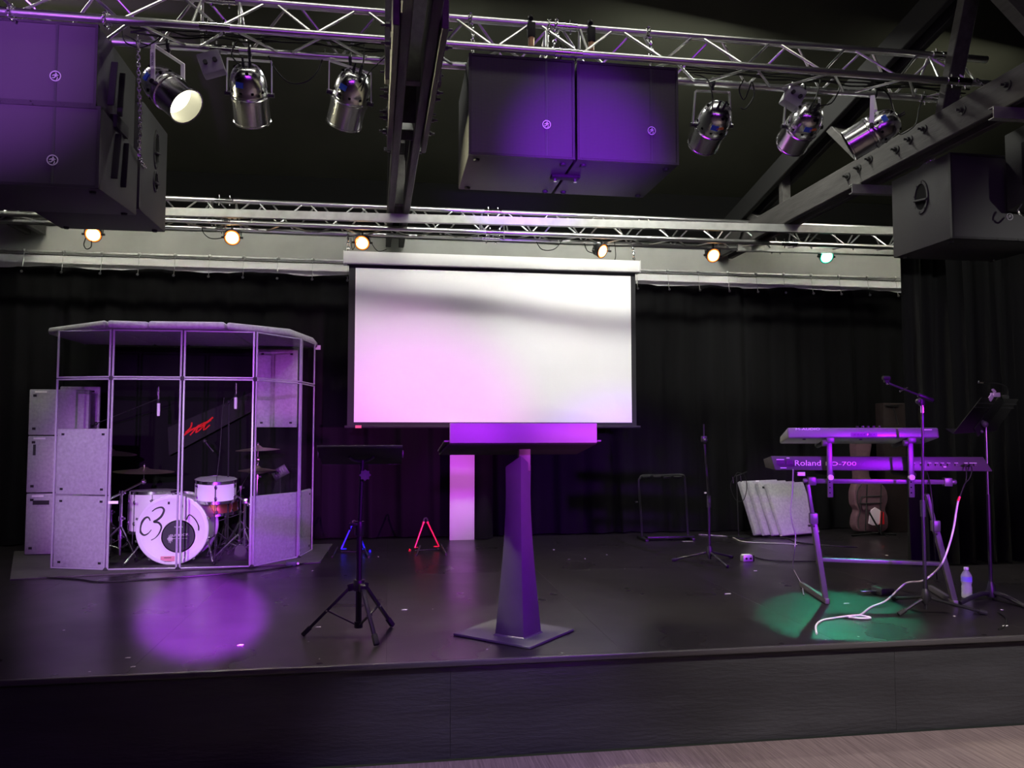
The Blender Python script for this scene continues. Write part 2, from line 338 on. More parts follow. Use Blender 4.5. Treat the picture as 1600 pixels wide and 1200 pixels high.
# ================================================================ timber roof trusses
def tz(y): return 3.62 + (WALLY - y) * 0.20
def roof_truss(label, xc, skew, webs, plates, bolts):
    th = thing('roof_truss', label, 'roof truss', (xc, 6, 3.2))
    def X(y): return xc + skew * (y - 6)
    y0, y1 = -7.9, 8.96
    h = 0.22
    for s in (-1, 1):
        def q(y, z): return V(X(y) + s * 0.072, y, z)
        MB().bar(q(y0, 3.2 + h / 2), q(y1, 3.2 + h / 2), 0.058, h, (0, 0, 1)) .build('bottom_chord', m_beam, th, bevel=0.006, seg=1)
        MB().bar(q(y0, tz(y0) - 0.16), q(y1, tz(y1) - 0.16), 0.058, 0.22, (0, 0, 1)).build('top_chord', m_blackmat, th, bevel=0.006, seg=1)
    for (ya, za, yb, zb, wd) in webs:
        MB().bar((X(ya), ya, za), (X(yb), yb, zb), 0.075, wd, (1, 0, 0)).build('web_member', m_beam, th, bevel=0.005, seg=1)
    for (ya, yb) in plates:
        for s in (-1, 1):
            MB().bar((X(ya) + s * 0.122, ya, 3.2 + h / 2 - .01), (X(yb) + s * 0.122, yb, 3.2 + h / 2 - .01), 0.036, h + 0.06, (0, 0, 1)).build('splice_plate', m_beam, th, bevel=0.004, seg=1)
    for (y, z) in bolts:
        for s in (-1, 1):
            b = MB(); o = 0.102 if not any(a <= y <= c for a, c in plates) else 0.14
            b.cyl((X(y) + s * o, y, z), (X(y) + s * (o + 0.008), y, z), 0.032, 12)
            b.cyl((X(y) + s * (o + 0.006), y, z), (X(y) + s * (o + 0.03), y, z), 0.017, 6)
            b.cyl((X(y) + s * (o + 0.03), y, z), (X(y) + s * (o + 0.055), y, z), 0.008, 6)
            b.build('bolt', m_steel, th)
    return th
def W(y, dy=0.0, wd=0.16): return (y, 3.24, y + dy, tz(y + dy) - 0.14, wd)
roof_truss('dark timber roof truss running over the middle of the stage above the screen', 0.105, -0.018,
           [W(4.75, 0, .34), W(5.35, -0.9), W(5.6, 1.1), W(7.4, 0, .1), W(7.9, -.6), W(2.5), W(3, 1)], [(3.9, 5.72)],
           [(4.3, 3.26), (4.3, 3.36), (4.9, 3.26), (4.9, 3.37), (5.1, 3.3), (5.35, 3.26), (5.5, 3.36), (5.6, 3.26), (6.1, 3.3), (6.2, 3.35)])
roof_truss('dark timber roof truss with a row of bolts above the right hand subwoofer', 3.95, 0.0,
           [(7.47, 3.3, 7.47, tz(7.47) - .1, .09), (7.75, 3.3, 8.45, tz(8.45) - .1, .10), (5.87, 3.25, 6.65, tz(6.65) - .1, .17), (5.15, 3.3, 4.75, tz(4.75) - .1, .12), (4.0, 3.25, 4.78, tz(4.78) - .1, .17), (2.5, 3.3, 2.5, tz(2.5) - .1, .12)], [],
           [(6.18, 3.31), (6.02, 3.33), (5.86, 3.35), (5.52, 3.31), (5.36, 3.33), (5.2, 3.35), (4.8, 3.33), (4.4, 3.33)])
roof_truss('dark timber roof truss partly hidden behind the left speaker stack', -3.68, 0.0,
           [W(7.4, 0, .1), W(5.2, .9), W(7.9, .6)], [], [(6.2, 3.31), (6.0, 3.33), (5.5, 3.31)])

# ================================================================ aluminium lighting trusses
def light_truss(label, x0, x1, Y, z, s, r, pitch, shift, collars, jr=0.009):
    th = thing('lighting_truss', label, 'lighting truss', ((x0 + x1) / 2, Y + s / 2, z))
    A = lambda x: V(x, Y + s / 2, z + 0.866 * s); B = lambda x: V(x, Y, z); Cc = lambda x: V(x, Y + s, z)
    for ch in (A, B, Cc): MB().cyl(ch(x0), ch(x1), r, 14).build('chord', m_alu, th)
    n = int((x1 - x0 - 0.3) / pitch)
    for (p, q, o) in ((B, A, 0.0), (Cc, A, 0.5), (B, Cc, 0.25)):
        up_ = MB().cyl(p(0) , q(pitch / 2 - 0.03), jr, 8).mesh('brace', m_alu)
        dn = MB().cyl(q(pitch / 2 + 0.03), p(pitch), jr, 8).mesh('brace', m_alu)
        for i in range(n):
            xx = x0 + 0.12 + shift + (i + o * 0.5) * pitch
            if xx + pitch < x1:
                place(up_, 'brace', th, (xx, 0, 0)); place(dn, 'brace', th, (xx, 0, 0))
    for x in collars:
        for ch in (A, B, Cc):
            c = MB().cyl(ch(x) - V(.09, 0, 0), ch(x) + V(.09, 0, 0), r * 1.16, 14)
            c.cyl(ch(x) - V(.015, 0, 0), ch(x) + V(.015, 0, 0), r * 1.24, 14)
            for k in (-.05, .05): c.cyl(ch(x) + V(k, 0, -r * 2.0), ch(x) + V(k, 0, r * 2.0), 0.006, 6)
            c.build('coupler', m_chrome, th)
        for k in (-.14, .14):
            MB().cyl(B(x + k), A(x + k * .8), jr, 8).build('end_post', m_alu, th); MB().cyl(Cc(x + k), A(x + k * .8), jr, 8).build('end_post', m_alu, th)
    return th, A, B, Cc
ft, fA, fB, fC = light_truss('front silver triangular lighting truss carrying the large spotlights', -4.6, 4.28, 4.94, 3.596, 0.29, 0.025, 0.565, 0.05, (-1.06, 1.13, 3.93))
rt, rA, rB, rC = light_truss('rear silver triangular lighting truss above the screen with small lamps', -4.2, 6.3, 7.97, 3.165, 0.29, 0.025, 0.50, 0.0, (-1.62, 1.05, 4.25), 0.008)
# flat galvanised struts
def strut(label, pa, pb, wd=0.045, ht=0.075):
    m = MB(); pa = V(pa); pb = V(pb); d = (pb - pa).normalized(); n = V(-d.y, d.x, 0); zz = V(0, 0, 1)
    m.box((pa + pb) / 2, ((pb - pa).length, 0.006, ht), (d, n, zz))
    for s in (1, -1): m.box((pa + pb) / 2 + zz * (s * (ht / 2 - .003)) + n * (wd / 2), ((pb - pa).length, wd, 0.006), (d, n, zz))
    o = m.build('strut_bar', m_galv); tag(o, label, 'strut bar')
    return o
strut('long flat galvanised strut bar running along the rear lighting truss', PZ(100, 326, 3.155), PZ(1420, 361.5, 3.155))
strut('flat strut bar just above the green lamp', PZ(1153, 386.5, 3.155), PZ(1440, 394, 3.155))
strut('short strut bar under the roof truss left of the subwoofer handle', PZ(1331, 294.5, 3.155), PZ(1480, 300, 3.155))
strut('short strut bar at the right edge near the chain', PZ(1552, 175, 3.155), PZ(1640, 180, 3.155))
# ================================================================ chains and cables
def chain(label, pts, link=0.034, wire=0.0045, cat='chain', mm=None):
    P = smooth_path(pts, 10); m = MB(); acc = 0; i = 0; k = 0; pos = P[0]; L = [0]
    for a, b in zip(P, P[1:]): L.append(L[-1] + (b - a).length)
    def at(d):
        for j in range(len(P) - 1):
            if L[j + 1] >= d: t = (d - L[j]) / max(L[j + 1] - L[j], 1e-9); return P[j].lerp(P[j + 1], t), (P[j + 1] - P[j]).normalized()
        return P[-1], (P[-1] - P[-2]).normalized()
    step = link * 0.72; d = step / 2
    while d < L[-1]:
        c, t = at(d); x, y, z = basis(t); s = x if k % 2 else y
        ring = []
        for q in range(10):
            a = 2 * PI * q / 10; ring.append(c + t * (math.cos(a) * link / 2) + s * (math.sin(a) * link * 0.30))
        m.tube(ring, wire, 5, closed=True); d += step; k += 1
    o = m.build('chain', mm or m_chrome); return tag(o, label, cat)
def cable(label, pts, r=0.005, m=None, k=8, name='cable', group=None):
    o = MB().tube(smooth_path(pts, k), r, 6).build(name, m or m_cable, smooth=80); return tag(o, label, 'cable', group)
def wrapped(label, x, Yc, zc, R, drop, ch=None):   # chain looped over a chord and dropping to a box
    pts = [V(x + .012, Yc, zc - drop)]
    pts += [V(x + 0.012, Yc - 0.012, zc - R - .03)]
    for q in range(9):
        a = -PI / 2 + q * 2 * PI / 9; pts.append(V(x - 0.012 + 0.003 * q, Yc - math.cos(a) * (R + .008), zc + math.sin(a) * (R + .008)))
    return chain(label, pts)
# ================================================================ loudspeakers
def emblem(th, c, R, n=V(0, -1, 0), parent=None):   # round badge: ring and running figure
    x, y, z = V(1, 0, 0), V(0, 0, 1), n
    b = MB().lathe([(R * .82, 0.001), (R * .82, 0.006), (R, 0.006), (R, 0.001)], c, n, 24, cap=False)
    e = b.build('badge_ring', m_badge, parent or th)
    disc = MB().lathe([(R * .84, 0.0), (R * .84, 0.003)], c, n, 24).build('badge_disc', m_black, e)
    f = MB()
    def P(u, v): return V(c) + x * (u * R) + y * (v * R) + z * 0.003
    for poly in ([(-.1, .52), (.12, .66), (.26, .48), (.1, .3)], [(-.28, .28), (.2, .34), (.26, -.05), (-.08, -.12)], [(-.28, .28), (-.58, .1), (-.5, -.02), (-.22, .12)],
                 [(.2, .34), (.55, .2), (.5, .06), (.2, .12)], [(-.08, -.12), (-.34, -.3), (-.6, -.26), (-.58, -.42), (-.24, -.46), (.1, -.15)], [(.26, -.05), (.3, -.4), (.12, -.66), (.26, -.72), (.46, -.42), (.3, .0)]):
        f.prism([P(u, v) for u, v in poly], z * 0.003)
    f.build('badge_figure', m_badge, e, smooth=0)
m_badge = mat('badge_silver', (0.72, 0.70, 0.74), 0.3, 0.6)
def speaker(label, x0, x1, y0, dep, z0, z1, stripu, badgev, R=0.028, taper=0.0, vents=None, name='array_speaker'):
    th = thing(name, label, 'speaker', ((x0 + x1) / 2, y0 + dep / 2, z0))
    t = taper
    p = [(x0, y0 + .02, z0), (x1, y0 + .02, z0), (x1 - 0, y0 + dep, z0 + t), (x0 + 0, y0 + dep, z0 + t), (x0, y0 + .02, z1), (x1, y0 + .02, z1), (x1, y0 + dep, z1 - t), (x0, y0 + dep, z1 - t)]
    MB().hexa(p).build('cabinet', m_cab, th, bevel=0.008)
    fr = MB(); e = 0.016
    for a in ((x0, x0 + e), (x1 - e, x1)): fr.box(((a[0] + a[1]) / 2, y0 + .012, (z0 + z1) / 2), (e, .024, z1 - z0))
    for a in ((z0, z0 + e), (z1 - e, z1)): fr.box(((x0 + x1) / 2, y0 + .0125, (a[0] + a[1]) / 2), (x1 - x0, .023, e))
    fr.build('front_frame', m_cab, th)
    g = MB().box(((x0 + x1) / 2, y0 + 0.012, (z0 + z1) / 2), (x1 - x0 - 2 * e, 0.006, z1 - z0 - 2 * e)).build('grille', m_perf, th)
    sx = x0 + (x1 - x0) * stripu; bz = z0 + (z1 - z0) * badgev
    if stripu: 
        MB().box((sx, y0 + .007, (z0 + z1) / 2), (0.014, 0.005, z1 - z0 - 2 * e)).build('trim_strip', m_strip, g)
        emblem(th, V(sx, y0 + .004, bz), R)
    sc_ = MB()
    for k in range(6):
        for zz in (z0 + e / 2, z1 - e / 2): sc_.cyl((x0 + .03 + k * (x1 - x0 - .06) / 5, y0 + .001, zz), (x0 + .03 + k * (x1 - x0 - .06) / 5, y0 - .001, zz), .005, 8)
    sc_.build('screw_row', m_black, th)
    for fx in (x0 + .06, x1 - .06):
        for fy in (y0 + .09, y0 + dep - .06):
            MB().lathe([(.022, 0), (.017, -.014)], (fx, fy, z0 + t * (fy - y0) / dep), (0, 0, 1), 14).build('foot', m_rubber, th)
    return th
def perforated(name):
    m = mat(name, (0.022, 0.022, 0.024), 0.48, 0.0, 0.45); nt = m.node_tree; b = nt.nodes['Principled BSDF']
    tc = nt.nodes.new('ShaderNodeTexCoord'); mp = nt.nodes.new('ShaderNodeMapping'); mp.inputs['Scale'].default_value = (110, 110, 110)
    v = nt.nodes.new('ShaderNodeTexVoronoi'); v.feature = 'F1'; v.inputs['Randomness'].default_value = 0.0; v.inputs['Scale'].default_value = 1
    nt.links.new(tc.outputs['Object'], mp.inputs[0]); nt.links.new(mp.outputs[0], v.inputs['Vector'])
    r = nt.nodes.new('ShaderNodeMapRange'); r.inputs[1].default_value = .28; r.inputs[2].default_value = .42; r.inputs[3].default_value = .004; r.inputs[4].default_value = .055
    nt.links.new(v.outputs['Distance'], r.inputs[0])
    cmb = nt.nodes.new('ShaderNodeCombineColor'); [nt.links.new(r.outputs[0], cmb.inputs[i]) for i in range(3)]
    nt.links.new(cmb.outputs[0], b.inputs['Base Color']); return m
m_perf = perforated('perforated_grille')
# centre pair
speaker('left one of the two black square speakers hung at the centre of the front truss', 0.488, 1.180, 4.97, 0.76, 2.905, 3.565, .73, .335)
speaker('right one of the two black square speakers hung at the centre of the front truss', 1.196, 1.885, 4.97, 0.76, 2.905, 3.565, .73, .335)
br = thing('joining_bracket', 'black steel bracket joining the two centre speakers underneath', 'bracket', (1.188, 5.3, 2.88))
MB().box((1.188, 5.3, 2.893), (0.20, 0.07, 0.022)).build('plate', m_blackmat, br, bevel=.004)
for sx in (-.07, .07): MB().cyl((1.188 + sx, 5.3, 2.884), (1.188 + sx, 5.3, 2.86), .012, 10).build('pin', m_chrome, br)
wrapped('left chain between front truss and left centre speaker', 0.50 + .01, fA(0).y, fA(0).z, .027, .262)
chain('middle chain wound around the top chord above the gap of the centre speakers', [fA(1.0 + .0) + V(0, -.04, -.24), fA(1.02) + V(0, -.045, -.1), fA(1.03) + V(0, -.035, .01), fA(1.04) + V(0, 0, .035), fA(1.05) + V(0, .035, 0), fA(1.06) + V(0, 0, -.04), fA(1.075) + V(0, -.036, 0), fA(1.085) + V(0, 0, .036), fA(1.095) + V(0, .03, -.02), fA(1.09) + V(0, -.03, -.06), fA(1.06) + V(0, -.045, -.15), fA(1.07) + V(0, -.045, -.25)])
wrapped('right chain between front truss and right centre speaker', 1.72, fA(0).y, fA(0).z, .027, .262)
for i, x in enumerate((0.905, 1.31)):
    ck = thing('hook_clamp', ['black hook clamp on the top chord left of the wound chain', 'black hook clamp on the top chord right of the wound chain'][i], 'clamp', fA(x) + V(0, 0, -.2))
    MB().tube([fA(x) + V(0, math.sin(a) * .043, math.cos(a) * .043) for a in [q * .55 - 1.2 for q in range(9)]], .016, 8).build('jaw', m_blackmat, ck)
    MB().box(fA(x) + V(.0, -.05, -.07), (.05, .045, .10)).build('body', m_blackmat, ck, bevel=.006)
    MB().cyl(fA(x) + V(.0, -.05, -.12), fA(x) + V(.0, -.05, -.20), .02, 10).build('eye_bolt', mat('rusty_steel', (.30, .17, .09), .5, .5, var=.3, vscale=30), ck)
# left stack
speaker('upper black speaker of the hanging stack at the top left corner', -2.62, -1.735, 4.97, 0.72, 3.075, 3.575, .742, .335, R=.032, taper=0.0)
speaker('lower black speaker of the hanging stack at the top left corner', -2.62, -1.700, 4.95, 0.72, 2.575, 3.068, .722, .315, R=.032, taper=0.03)
side = thing('rigging_plate', 'black slotted side bracket linking the two stacked left speakers', 'bracket', (-1.70, 5.3, 2.8))
for z0, z1, xx in ((3.16, 3.46, -1.722), (2.70, 3.0, -1.687)):
    MB().bar((xx, 5.22, z1), (xx, 5.16, z0), .014, .05, (1, 0, 0)).build('slot_bar', m_blackmat, side, bevel=.004)
    MB().bar((xx, 5.38, z1), (xx, 5.34, z0), .014, .04, (1, 0, 0)).build('slot_bar', m_blackmat, side, bevel=.004)
MB().box((-1.70, 5.28, 3.07), (.045, .22, .08)).build('link', m_blackmat, side, bevel=.004)
def handle_recess(th, x, yc, zc, w, h, s):   # oval recessed bar handle on a side wall; s = outward direction
    ov = lambda a, k: V(x, yc + math.cos(a) * w / 2 * k, zc + math.sin(a) * h / 2 * k * 1.0)
    hn = MB(); n = 28
    ring = [[V(x + s * d, *(ov(2 * PI * i / n, k).yz)) for i in range(n)] for d, k in ((.0005, 1.0), (.010, .97), (.010, .78), (-.002, .74))]
    vs = [p for r_ in ring for p in r_]; fs = []
    for a in range(3):
        for i in range(n): fs.append([a * n + i, a * n + (i + 1) % n, (a + 1) * n + (i + 1) % n, (a + 1) * n + i])
    h0 = hn.add(vs, fs).build('handle', m_cab, th)
    MB().prism([V(x + s * .001, *(ov(2 * PI * i / n, .75).yz)) for i in range(n)], (s * .002, 0, 0)).build('handle_recess', m_void, h0)
    MB().bar((x + s * .006, yc - w * .46, zc - h * .14), (x + s * .006, yc + w * .40, zc - h * .06), .014, .042, (1, 0, 0)).build('grip', m_cab, h0, bevel=.004)
    for i in range(8):
        p = ov(2 * PI * i / 8 + .2, .88); hn2 = MB().cyl((x + s * .009, p.y, p.z), (x + s * .013, p.y, p.z), .006, 8); hn2.build('screw', m_black, h0)
m_void = mat('recess_shadow_black', (.004, .004, .004), .9, 0, .1)
ls = speaker('black subwoofer hung behind the left speaker stack', -2.46, -1.713, 5.76, 0.66, 2.675, 3.45, 0, 0, name='subwoofer')
handle_recess(ls, -1.713, 6.12, 3.22, .13, .30, 1); handle_recess(ls, -1.713, 6.12, 2.98, .11, .16, 1)
chain('chain running from the front truss down the side of the left speaker stack', [fC(-1.56) + V(0, -.1, -.0), V(-1.60, 5.3, 3.42), V(-1.62, 5.42, 3.2), V(-1.67, 5.6, 3.0), V(-1.705, 5.85, 2.99)])
wrapped('chain looped over the front truss beside the left speaker stack', -1.68, fB(0).y, fB(0).z, .027, .05)
wrapped('chain looped over the front truss above the left speaker stack', -2.2, fB(0).y, fB(0).z, .027, .05)
# right sub, plus the neighbour at the frame edge
rs = speaker('black subwoofer with an oval side handle hung at the upper right', 3.972, 4.86, 5.1, 0.68, 2.525, 3.15, 0, 0, name='subwoofer')
handle_recess(rs, 3.972, 5.42, 2.915, .17, .26, -1)
emblem(rs, V(4.44, 5.108, 2.70), .026)
chain('chain hanging from the truss end to the hook of the right subwoofer', [fB(4.17) + V(0, .01, -.04), V(4.13, 5.02, 3.4), V(4.07, 5.3, 3.25), V(4.03, 5.42, 3.17)])
chain('taut chain running from the end of the front truss to the right', [fB(4.05) + V(0, -.03, .01), fB(4.14) + V(0, -.02, -.035), fB(4.3) + V(0, .0, -.05), V(4.7, 4.97, 3.50)])
chain('short chain above the front face of the right subwoofer', [V(4.75, 5.3, 3.42), V(4.55, 5.25, 3.16)])
hk = MB().tube(smooth_path([V(4.03, 5.42, 3.19), V(4.0, 5.44, 3.17), V(3.99, 5.46, 3.145), V(4.02, 5.47, 3.135), V(4.05, 5.46, 3.155)]), .009, 8).build('shackle', m_chrome, rs)
sp = thing('array_speaker', 'dark speaker cut off by the right edge beside the subwoofer', 'speaker', (4.75, 4.7, 2.6))
a = PX(1587, 185, 4.36); 
MB().hexa([(4.34, 4.62, 2.80), (5.0, 4.62, 2.80), (5.0, 5.06, 2.72), (4.38, 5.06, 2.72), (4.34, 4.62, 3.28), (5.0, 4.62, 3.28), (5.0, 5.06, 3.28), (4.38, 5.06, 3.28)]).build('cabinet', m_cab, sp, bevel=.008)
MB().box((4.336, 4.82, 3.0), (.012, .07, .30)).build('slot_bar', m_blackmat, sp, bevel=.004)
MB().tube(smooth_path([V(4.36, 4.9, 2.73), V(4.33, 4.9, 2.68), V(4.37, 4.9, 2.65), V(4.42, 4.9, 2.69)]), .007, 8).build('shackle', m_chrome, sp)
# ================================================================ chrome spotlights on the front truss
m_parlit = emit('lamp_glow', (1.0, 0.95, 0.62), 14)
m_sticker_blue = mat('sticker_blue', (.03, .10, .55), .4); m_sticker_or = mat('sticker_orange', (.75, .28, .04), .4); m_red = mat('red_plastic', (.6, .02, .02), .4)
m_lamp = mat('lamp_reflector', (.35, .35, .37), .3, .8)
m_label = mat('white_label', (.75, .75, .75), .5); m_ink = mat('black_ink', (.01, .01, .012), .5)
def par(label, px, py, axis, yokew=0.30, lit=False, name='spotlight', blue=True, orange=False, wide=False):
    P = PY(px, py, fC(0).y + 0.02); a = V(axis).normalized(); top = V(P.x, fC(0).y, fC(0).z - .03)
    th = thing(name, label, 'spotlight', top)
    side = V(0, 0, 1).cross(a); side = V(1, 0, 0) if side.length < .2 or not wide else side.normalized()
    if wide: side = (a.cross(V(0, 0, 1))).normalized()
    else:
        side = V(1, 0, 0); side = (side - a * side.dot(a)).normalized()
    r = 0.118
    can = MB().lathe([(r * .97, .185), (r * 1.02, .185), (r * 1.02, .175), (r * .985, .172), (r * .985, .03), (r * 1.045, .025), (r * 1.045, .008), (r * .98, .003)], P, a, 36, cap=False).build('can', m_polish, th)
    MB().lathe([(r * .955, .182), (r * .94, .06)], P, a, 36, cap=False).build('can_lining', m_black, can)
    dome = MB().lathe([(r * .98, .005), (r * 1.01, -.005), (r * 1.01, -.02), (r * .97, -.028), (r * .985, -.055), (r * .95, -.09), (r * .87, -.125), (r * .74, -.155), (r * .58, -.174), (r * .50, -.18), (r * .3, -.184), (.004, -.185)], P, a, 36, cap=False).build('dome', m_polish, th)
    x, y, z = basis(a)
    for k in range(10):
        vt = MB()
        q = 2 * PI * k / 10; d = x * math.cos(q) + y * math.sin(q); t = a.cross(d)
        vt.box(P + d * (r * .965) + a * -.043, (.016, .010, .014), (t, d, a)); vt.build('vent_hole', m_void, dome)
    for k in range(3):
        vt = MB()
        q = 2 * PI * k / 3 + .4; d = x * math.cos(q) + y * math.sin(q); vt.cyl(P + d * r * .70 + a * -.158, P + d * r * .74 + a * -.166, .010, 10); vt.build('vent_hole', m_void, dome)
    lens = MB().lathe([(r * .95, .07), (r * .6, .085 if lit else .06), (.003, .095 if lit else .055)], P, a, 30, cap=False).build('lens', m_parlit if lit else m_lamp, th)
    pl = MB()
    for sx in (-.02, .022): pl.cyl(P + side * sx + a * -.18, P + side * sx + a * -.205, .010, 8); pl.cyl(P + side * sx + a * -.205, P + side * sx + a * -.235, .007, 8)
    pl.build('plug', m_rubber, th)
    upv = (V(0, 0, 1) - a * a.z); upv.normalize()
    front = (V(0, -1, 0) - a * a.dot(V(0, -1, 0))).normalized()
    def stick(k, col, nm, w_, h_):
        q = front * math.cos(k) + a.cross(front) * math.sin(k); c = P + a * -.095 + q * (r * .94)
        nn = (q * 1.0 - a * .25).normalized(); tt = a.cross(nn).normalized(); MB().box(c + nn * .002, (w_, h_, .003), (tt, nn.cross(tt), nn)).build(nm, col, dome)
    if blue: stick(.35, m_sticker_blue, 'sticker', .05, .035)
    if orange: stick(0, m_sticker_or, 'sticker', .05, .014)
    # yoke: U strap from the clamp to both pivots
    hw = yokew / 2; up0 = (top - P); L = up0.length
    yk = MB()
    A_ = P + side * (r + .022); B_ = P - side * (r + .022); tz = V(top) + V(0, 0, -.03)
    A2 = tz + side * hw * .92; B2 = tz - side * hw * .92
    sdir = a.cross(side)
    wd = .03
    yk.bar(A_, A2, wd, .005, side); yk.bar(B_, B2, wd, .005, side); yk.bar(A2 + side * .002, B2 - side * .002, wd, .005, V(0, 0, 1)) if False else yk.box((A2 + B2) / 2, ((A2 - B2).length, wd, .005), (side, V(0, 0, 1).cross(side).normalized(), V(0, 0, 1)))
    yo = yk.build('yoke', m_alu if not lit else m_white, th)
    for s, q in ((1, A_), (-1, B_)):
        MB().cyl(q - side * (s * .022), q + side * (s * .014), .016, 10).build('pivot_knob', m_black, th)
    MB().cyl(tz, tz + V(0, 0, .05), .012, 8).tube([V(top.x, top.y + math.sin(k) * .034, top.z + .03 + math.cos(k) * .034) for k in [i * .6 - 2.6 for i in range(9)]], .010, 6).build('hook_clamp', m_black, th)
    return th, P, a, A_, A2, side
p1 = par('lit silver spotlight shining yellowish beside the left speaker stack', 263, 142, (.66, -.30, -.62), lit=True, wide=True)
yd = (p1[3] - p1[4]).normalized(); yn = V(0, -1, 0) - yd * yd.dot(V(0, -1, 0)); yn.normalize(); yt = yn.cross(yd)
ya, yb = p1[4].lerp(p1[3], .15) + yn * .012, p1[4].lerp(p1[3], .66) + yn * .012
lp_ = MB().box((ya + yb) / 2, ((yb - ya).length, .026, .002), (yd, yt, yn)).build('label_plate', m_label, p1[0])
text('AMERICAN', ya.lerp(yb, .15) + yn * .001 - yt * .007, ya.lerp(yb, .85) + yn * .001 - yt * .007, .014, yn, 'lettering', m_ink, lp_, up=yt)
par('silver spotlight pointing straight down right of the lit spotlight', 390, 147, (0, .70, -.71))
par('tilted silver spotlight nearest to the left of the middle roof truss', 547, 153, (-.25, .70, -.67))
par('silver spotlight closest to the right of the centre speakers', 1112, 196, (.03, .93, -.33), yokew=.27, orange=True)
par('silver spotlight with a purple power box behind its yoke', 1253, 198, (.06, .93, -.33), yokew=.27, orange=True)
p6 = par('silver spotlight lying almost sideways beside the bolted roof truss', 1364, 206, (-.70, .52, -.42), wide=True)
lamp = spot('lamp_light', p1[1] + p1[2] * .26, p1[1] + p1[2] * 3, 500, (1.0, 0.93, 0.6), 110, .6, .08)
def pbox(label, px, py, sz, rot, m):
    P = PY(px, py, fC(0).y - .02); th = thing('power_box', label, 'box', P)
    R = (V(math.cos(rot), 0, math.sin(rot)), V(0, 1, 0), V(-math.sin(rot), 0, math.cos(rot)))
    MB().box(P, sz, R).build('case', m, th, bevel=.008)
    for k in (-.03, .03): MB().cyl(P + R[0] * k + R[2] * -.0 + V(0, -sz[1] / 2, 0), P + R[0] * k + V(0, -sz[1] / 2 - .02, 0), .014, 10).build('socket', m_black, th)
    MB().cyl(P + R[2] * sz[2] * .4, V(P.x, fC(0).y, fC(0).z), .008, 6).build('hanger', m_black, th)
m_box = mat('grey_power_box', (.22, .22, .23), .5)
pbox('grey power box with cables hanging beside the lit spotlight', 331, 101, (.14, .09, .14), .35, m_box)
pbox('tilted grey power box between the two right hand spotlights', 1239, 152, (.13, .09, .15), -.5, m_box)
# cables strung along and under the front truss
def tc(px, py, dy=0.0): return PY(px, py, fC(0).y + dy)
G = 'black cables on the front truss'
cable('black cable drooping between the two spotlights left of the middle roof truss', [tc(412, 62), tc(425, 100), tc(450, 128), tc(478, 128), tc(498, 108), tc(508, 76)], .005)
cable('black cable running into the spotlight right of the lit one', [tc(372, 62, -.12), tc(362, 85, -.1), tc(378, 105, -.12), tc(394, 118, -.14)], .005)
cable('black cable hanging down to the tilted spotlight by the middle roof truss', [tc(569, 70, -.1), tc(568, 95, -.12), tc(563, 118, -.16), tc(562, 128, -.14)], .005)
cable('black cable looping between tilted spotlight and middle roof truss', [tc(608, 84, -.1), tc(590, 100, -.1), tc(575, 116, -.12), tc(564, 142, -.15)], .004)
cable('coil of black cable right of the first purple lit spotlight', [tc(1162, 124, -.03), tc(1155, 140, -.04), tc(1162, 156, -.04), tc(1170, 140, -.04), tc(1175, 128, -.04), tc(1178, 150, -.04), tc(1165, 170, -.04), tc(1157, 168, -.04)], .005)
cable('black cable dropping into the back of the spotlight nearest the centre speakers', [tc(1085, 116, -.1), tc(1105, 124, -.12), tc(1113, 150, -.22), tc(1113, 172, -.24)], .005)
cable('black cable dropping into the spotlight with the power box', [tc(1283, 118, -.1), tc(1278, 142, -.16), tc(1272, 160, -.22), tc(1267, 172, -.24)], .005)
cable('black cable looping right of the power box spotlight', [tc(1302, 118, -.05), tc(1312, 135, -.05), tc(1300, 160, -.1), tc(1280, 166, -.18), tc(1264, 174, -.24)], .005)
cable('black cable curling down behind the sideways spotlight', [tc(1370, 132, -.03), tc(1388, 148, -.03), tc(1396, 172, -.02), tc(1404, 190, .0)], .006)
cable('thin black cable hanging from the right end of the front truss', [tc(1445, 150, -.03), tc(1436, 170, -.03), tc(1430, 195, -.03), tc(1408, 210, -.02), tc(1402, 200, -.02)], .004)
cable('black cable tangle hooked beside the left speaker stack', [tc(190, 45, -.03), tc(196, 66, -.03), tc(222, 74, -.03), tc(248, 60, -.03), tc(252, 48, -.03)], .004)
cable('upper loop of black cable under the left part of the front truss', [tc(195, 55, -.05), tc(230, 70, -.05), tc(265, 68, -.05)], .004)
for (x0, x1, lab) in ((210, 600, 'bundle of black cables lying along the left part of the front truss'), (1062, 1500, 'bundle of black cables lying along the right part of the front truss')):
    m = MB(); rnd = random.Random(x0)
    for k in range(5):
        pts = []
        a = tc(x0, 60).x; b = tc(x1, 130).x
        for i in range(15):
            X_ = a + (b - a) * i / 14
            pts.append(V(X_, fC(0).y - .05 - .025 * k + rnd.uniform(-.012, .012), fC(0).z + .028 + rnd.uniform(0, .025) + .006 * k))
        m.tube(smooth_path(pts, 4), .006, 6)
    tag(m.build('cable_bundle', m_cable), lab, 'cable bundle')

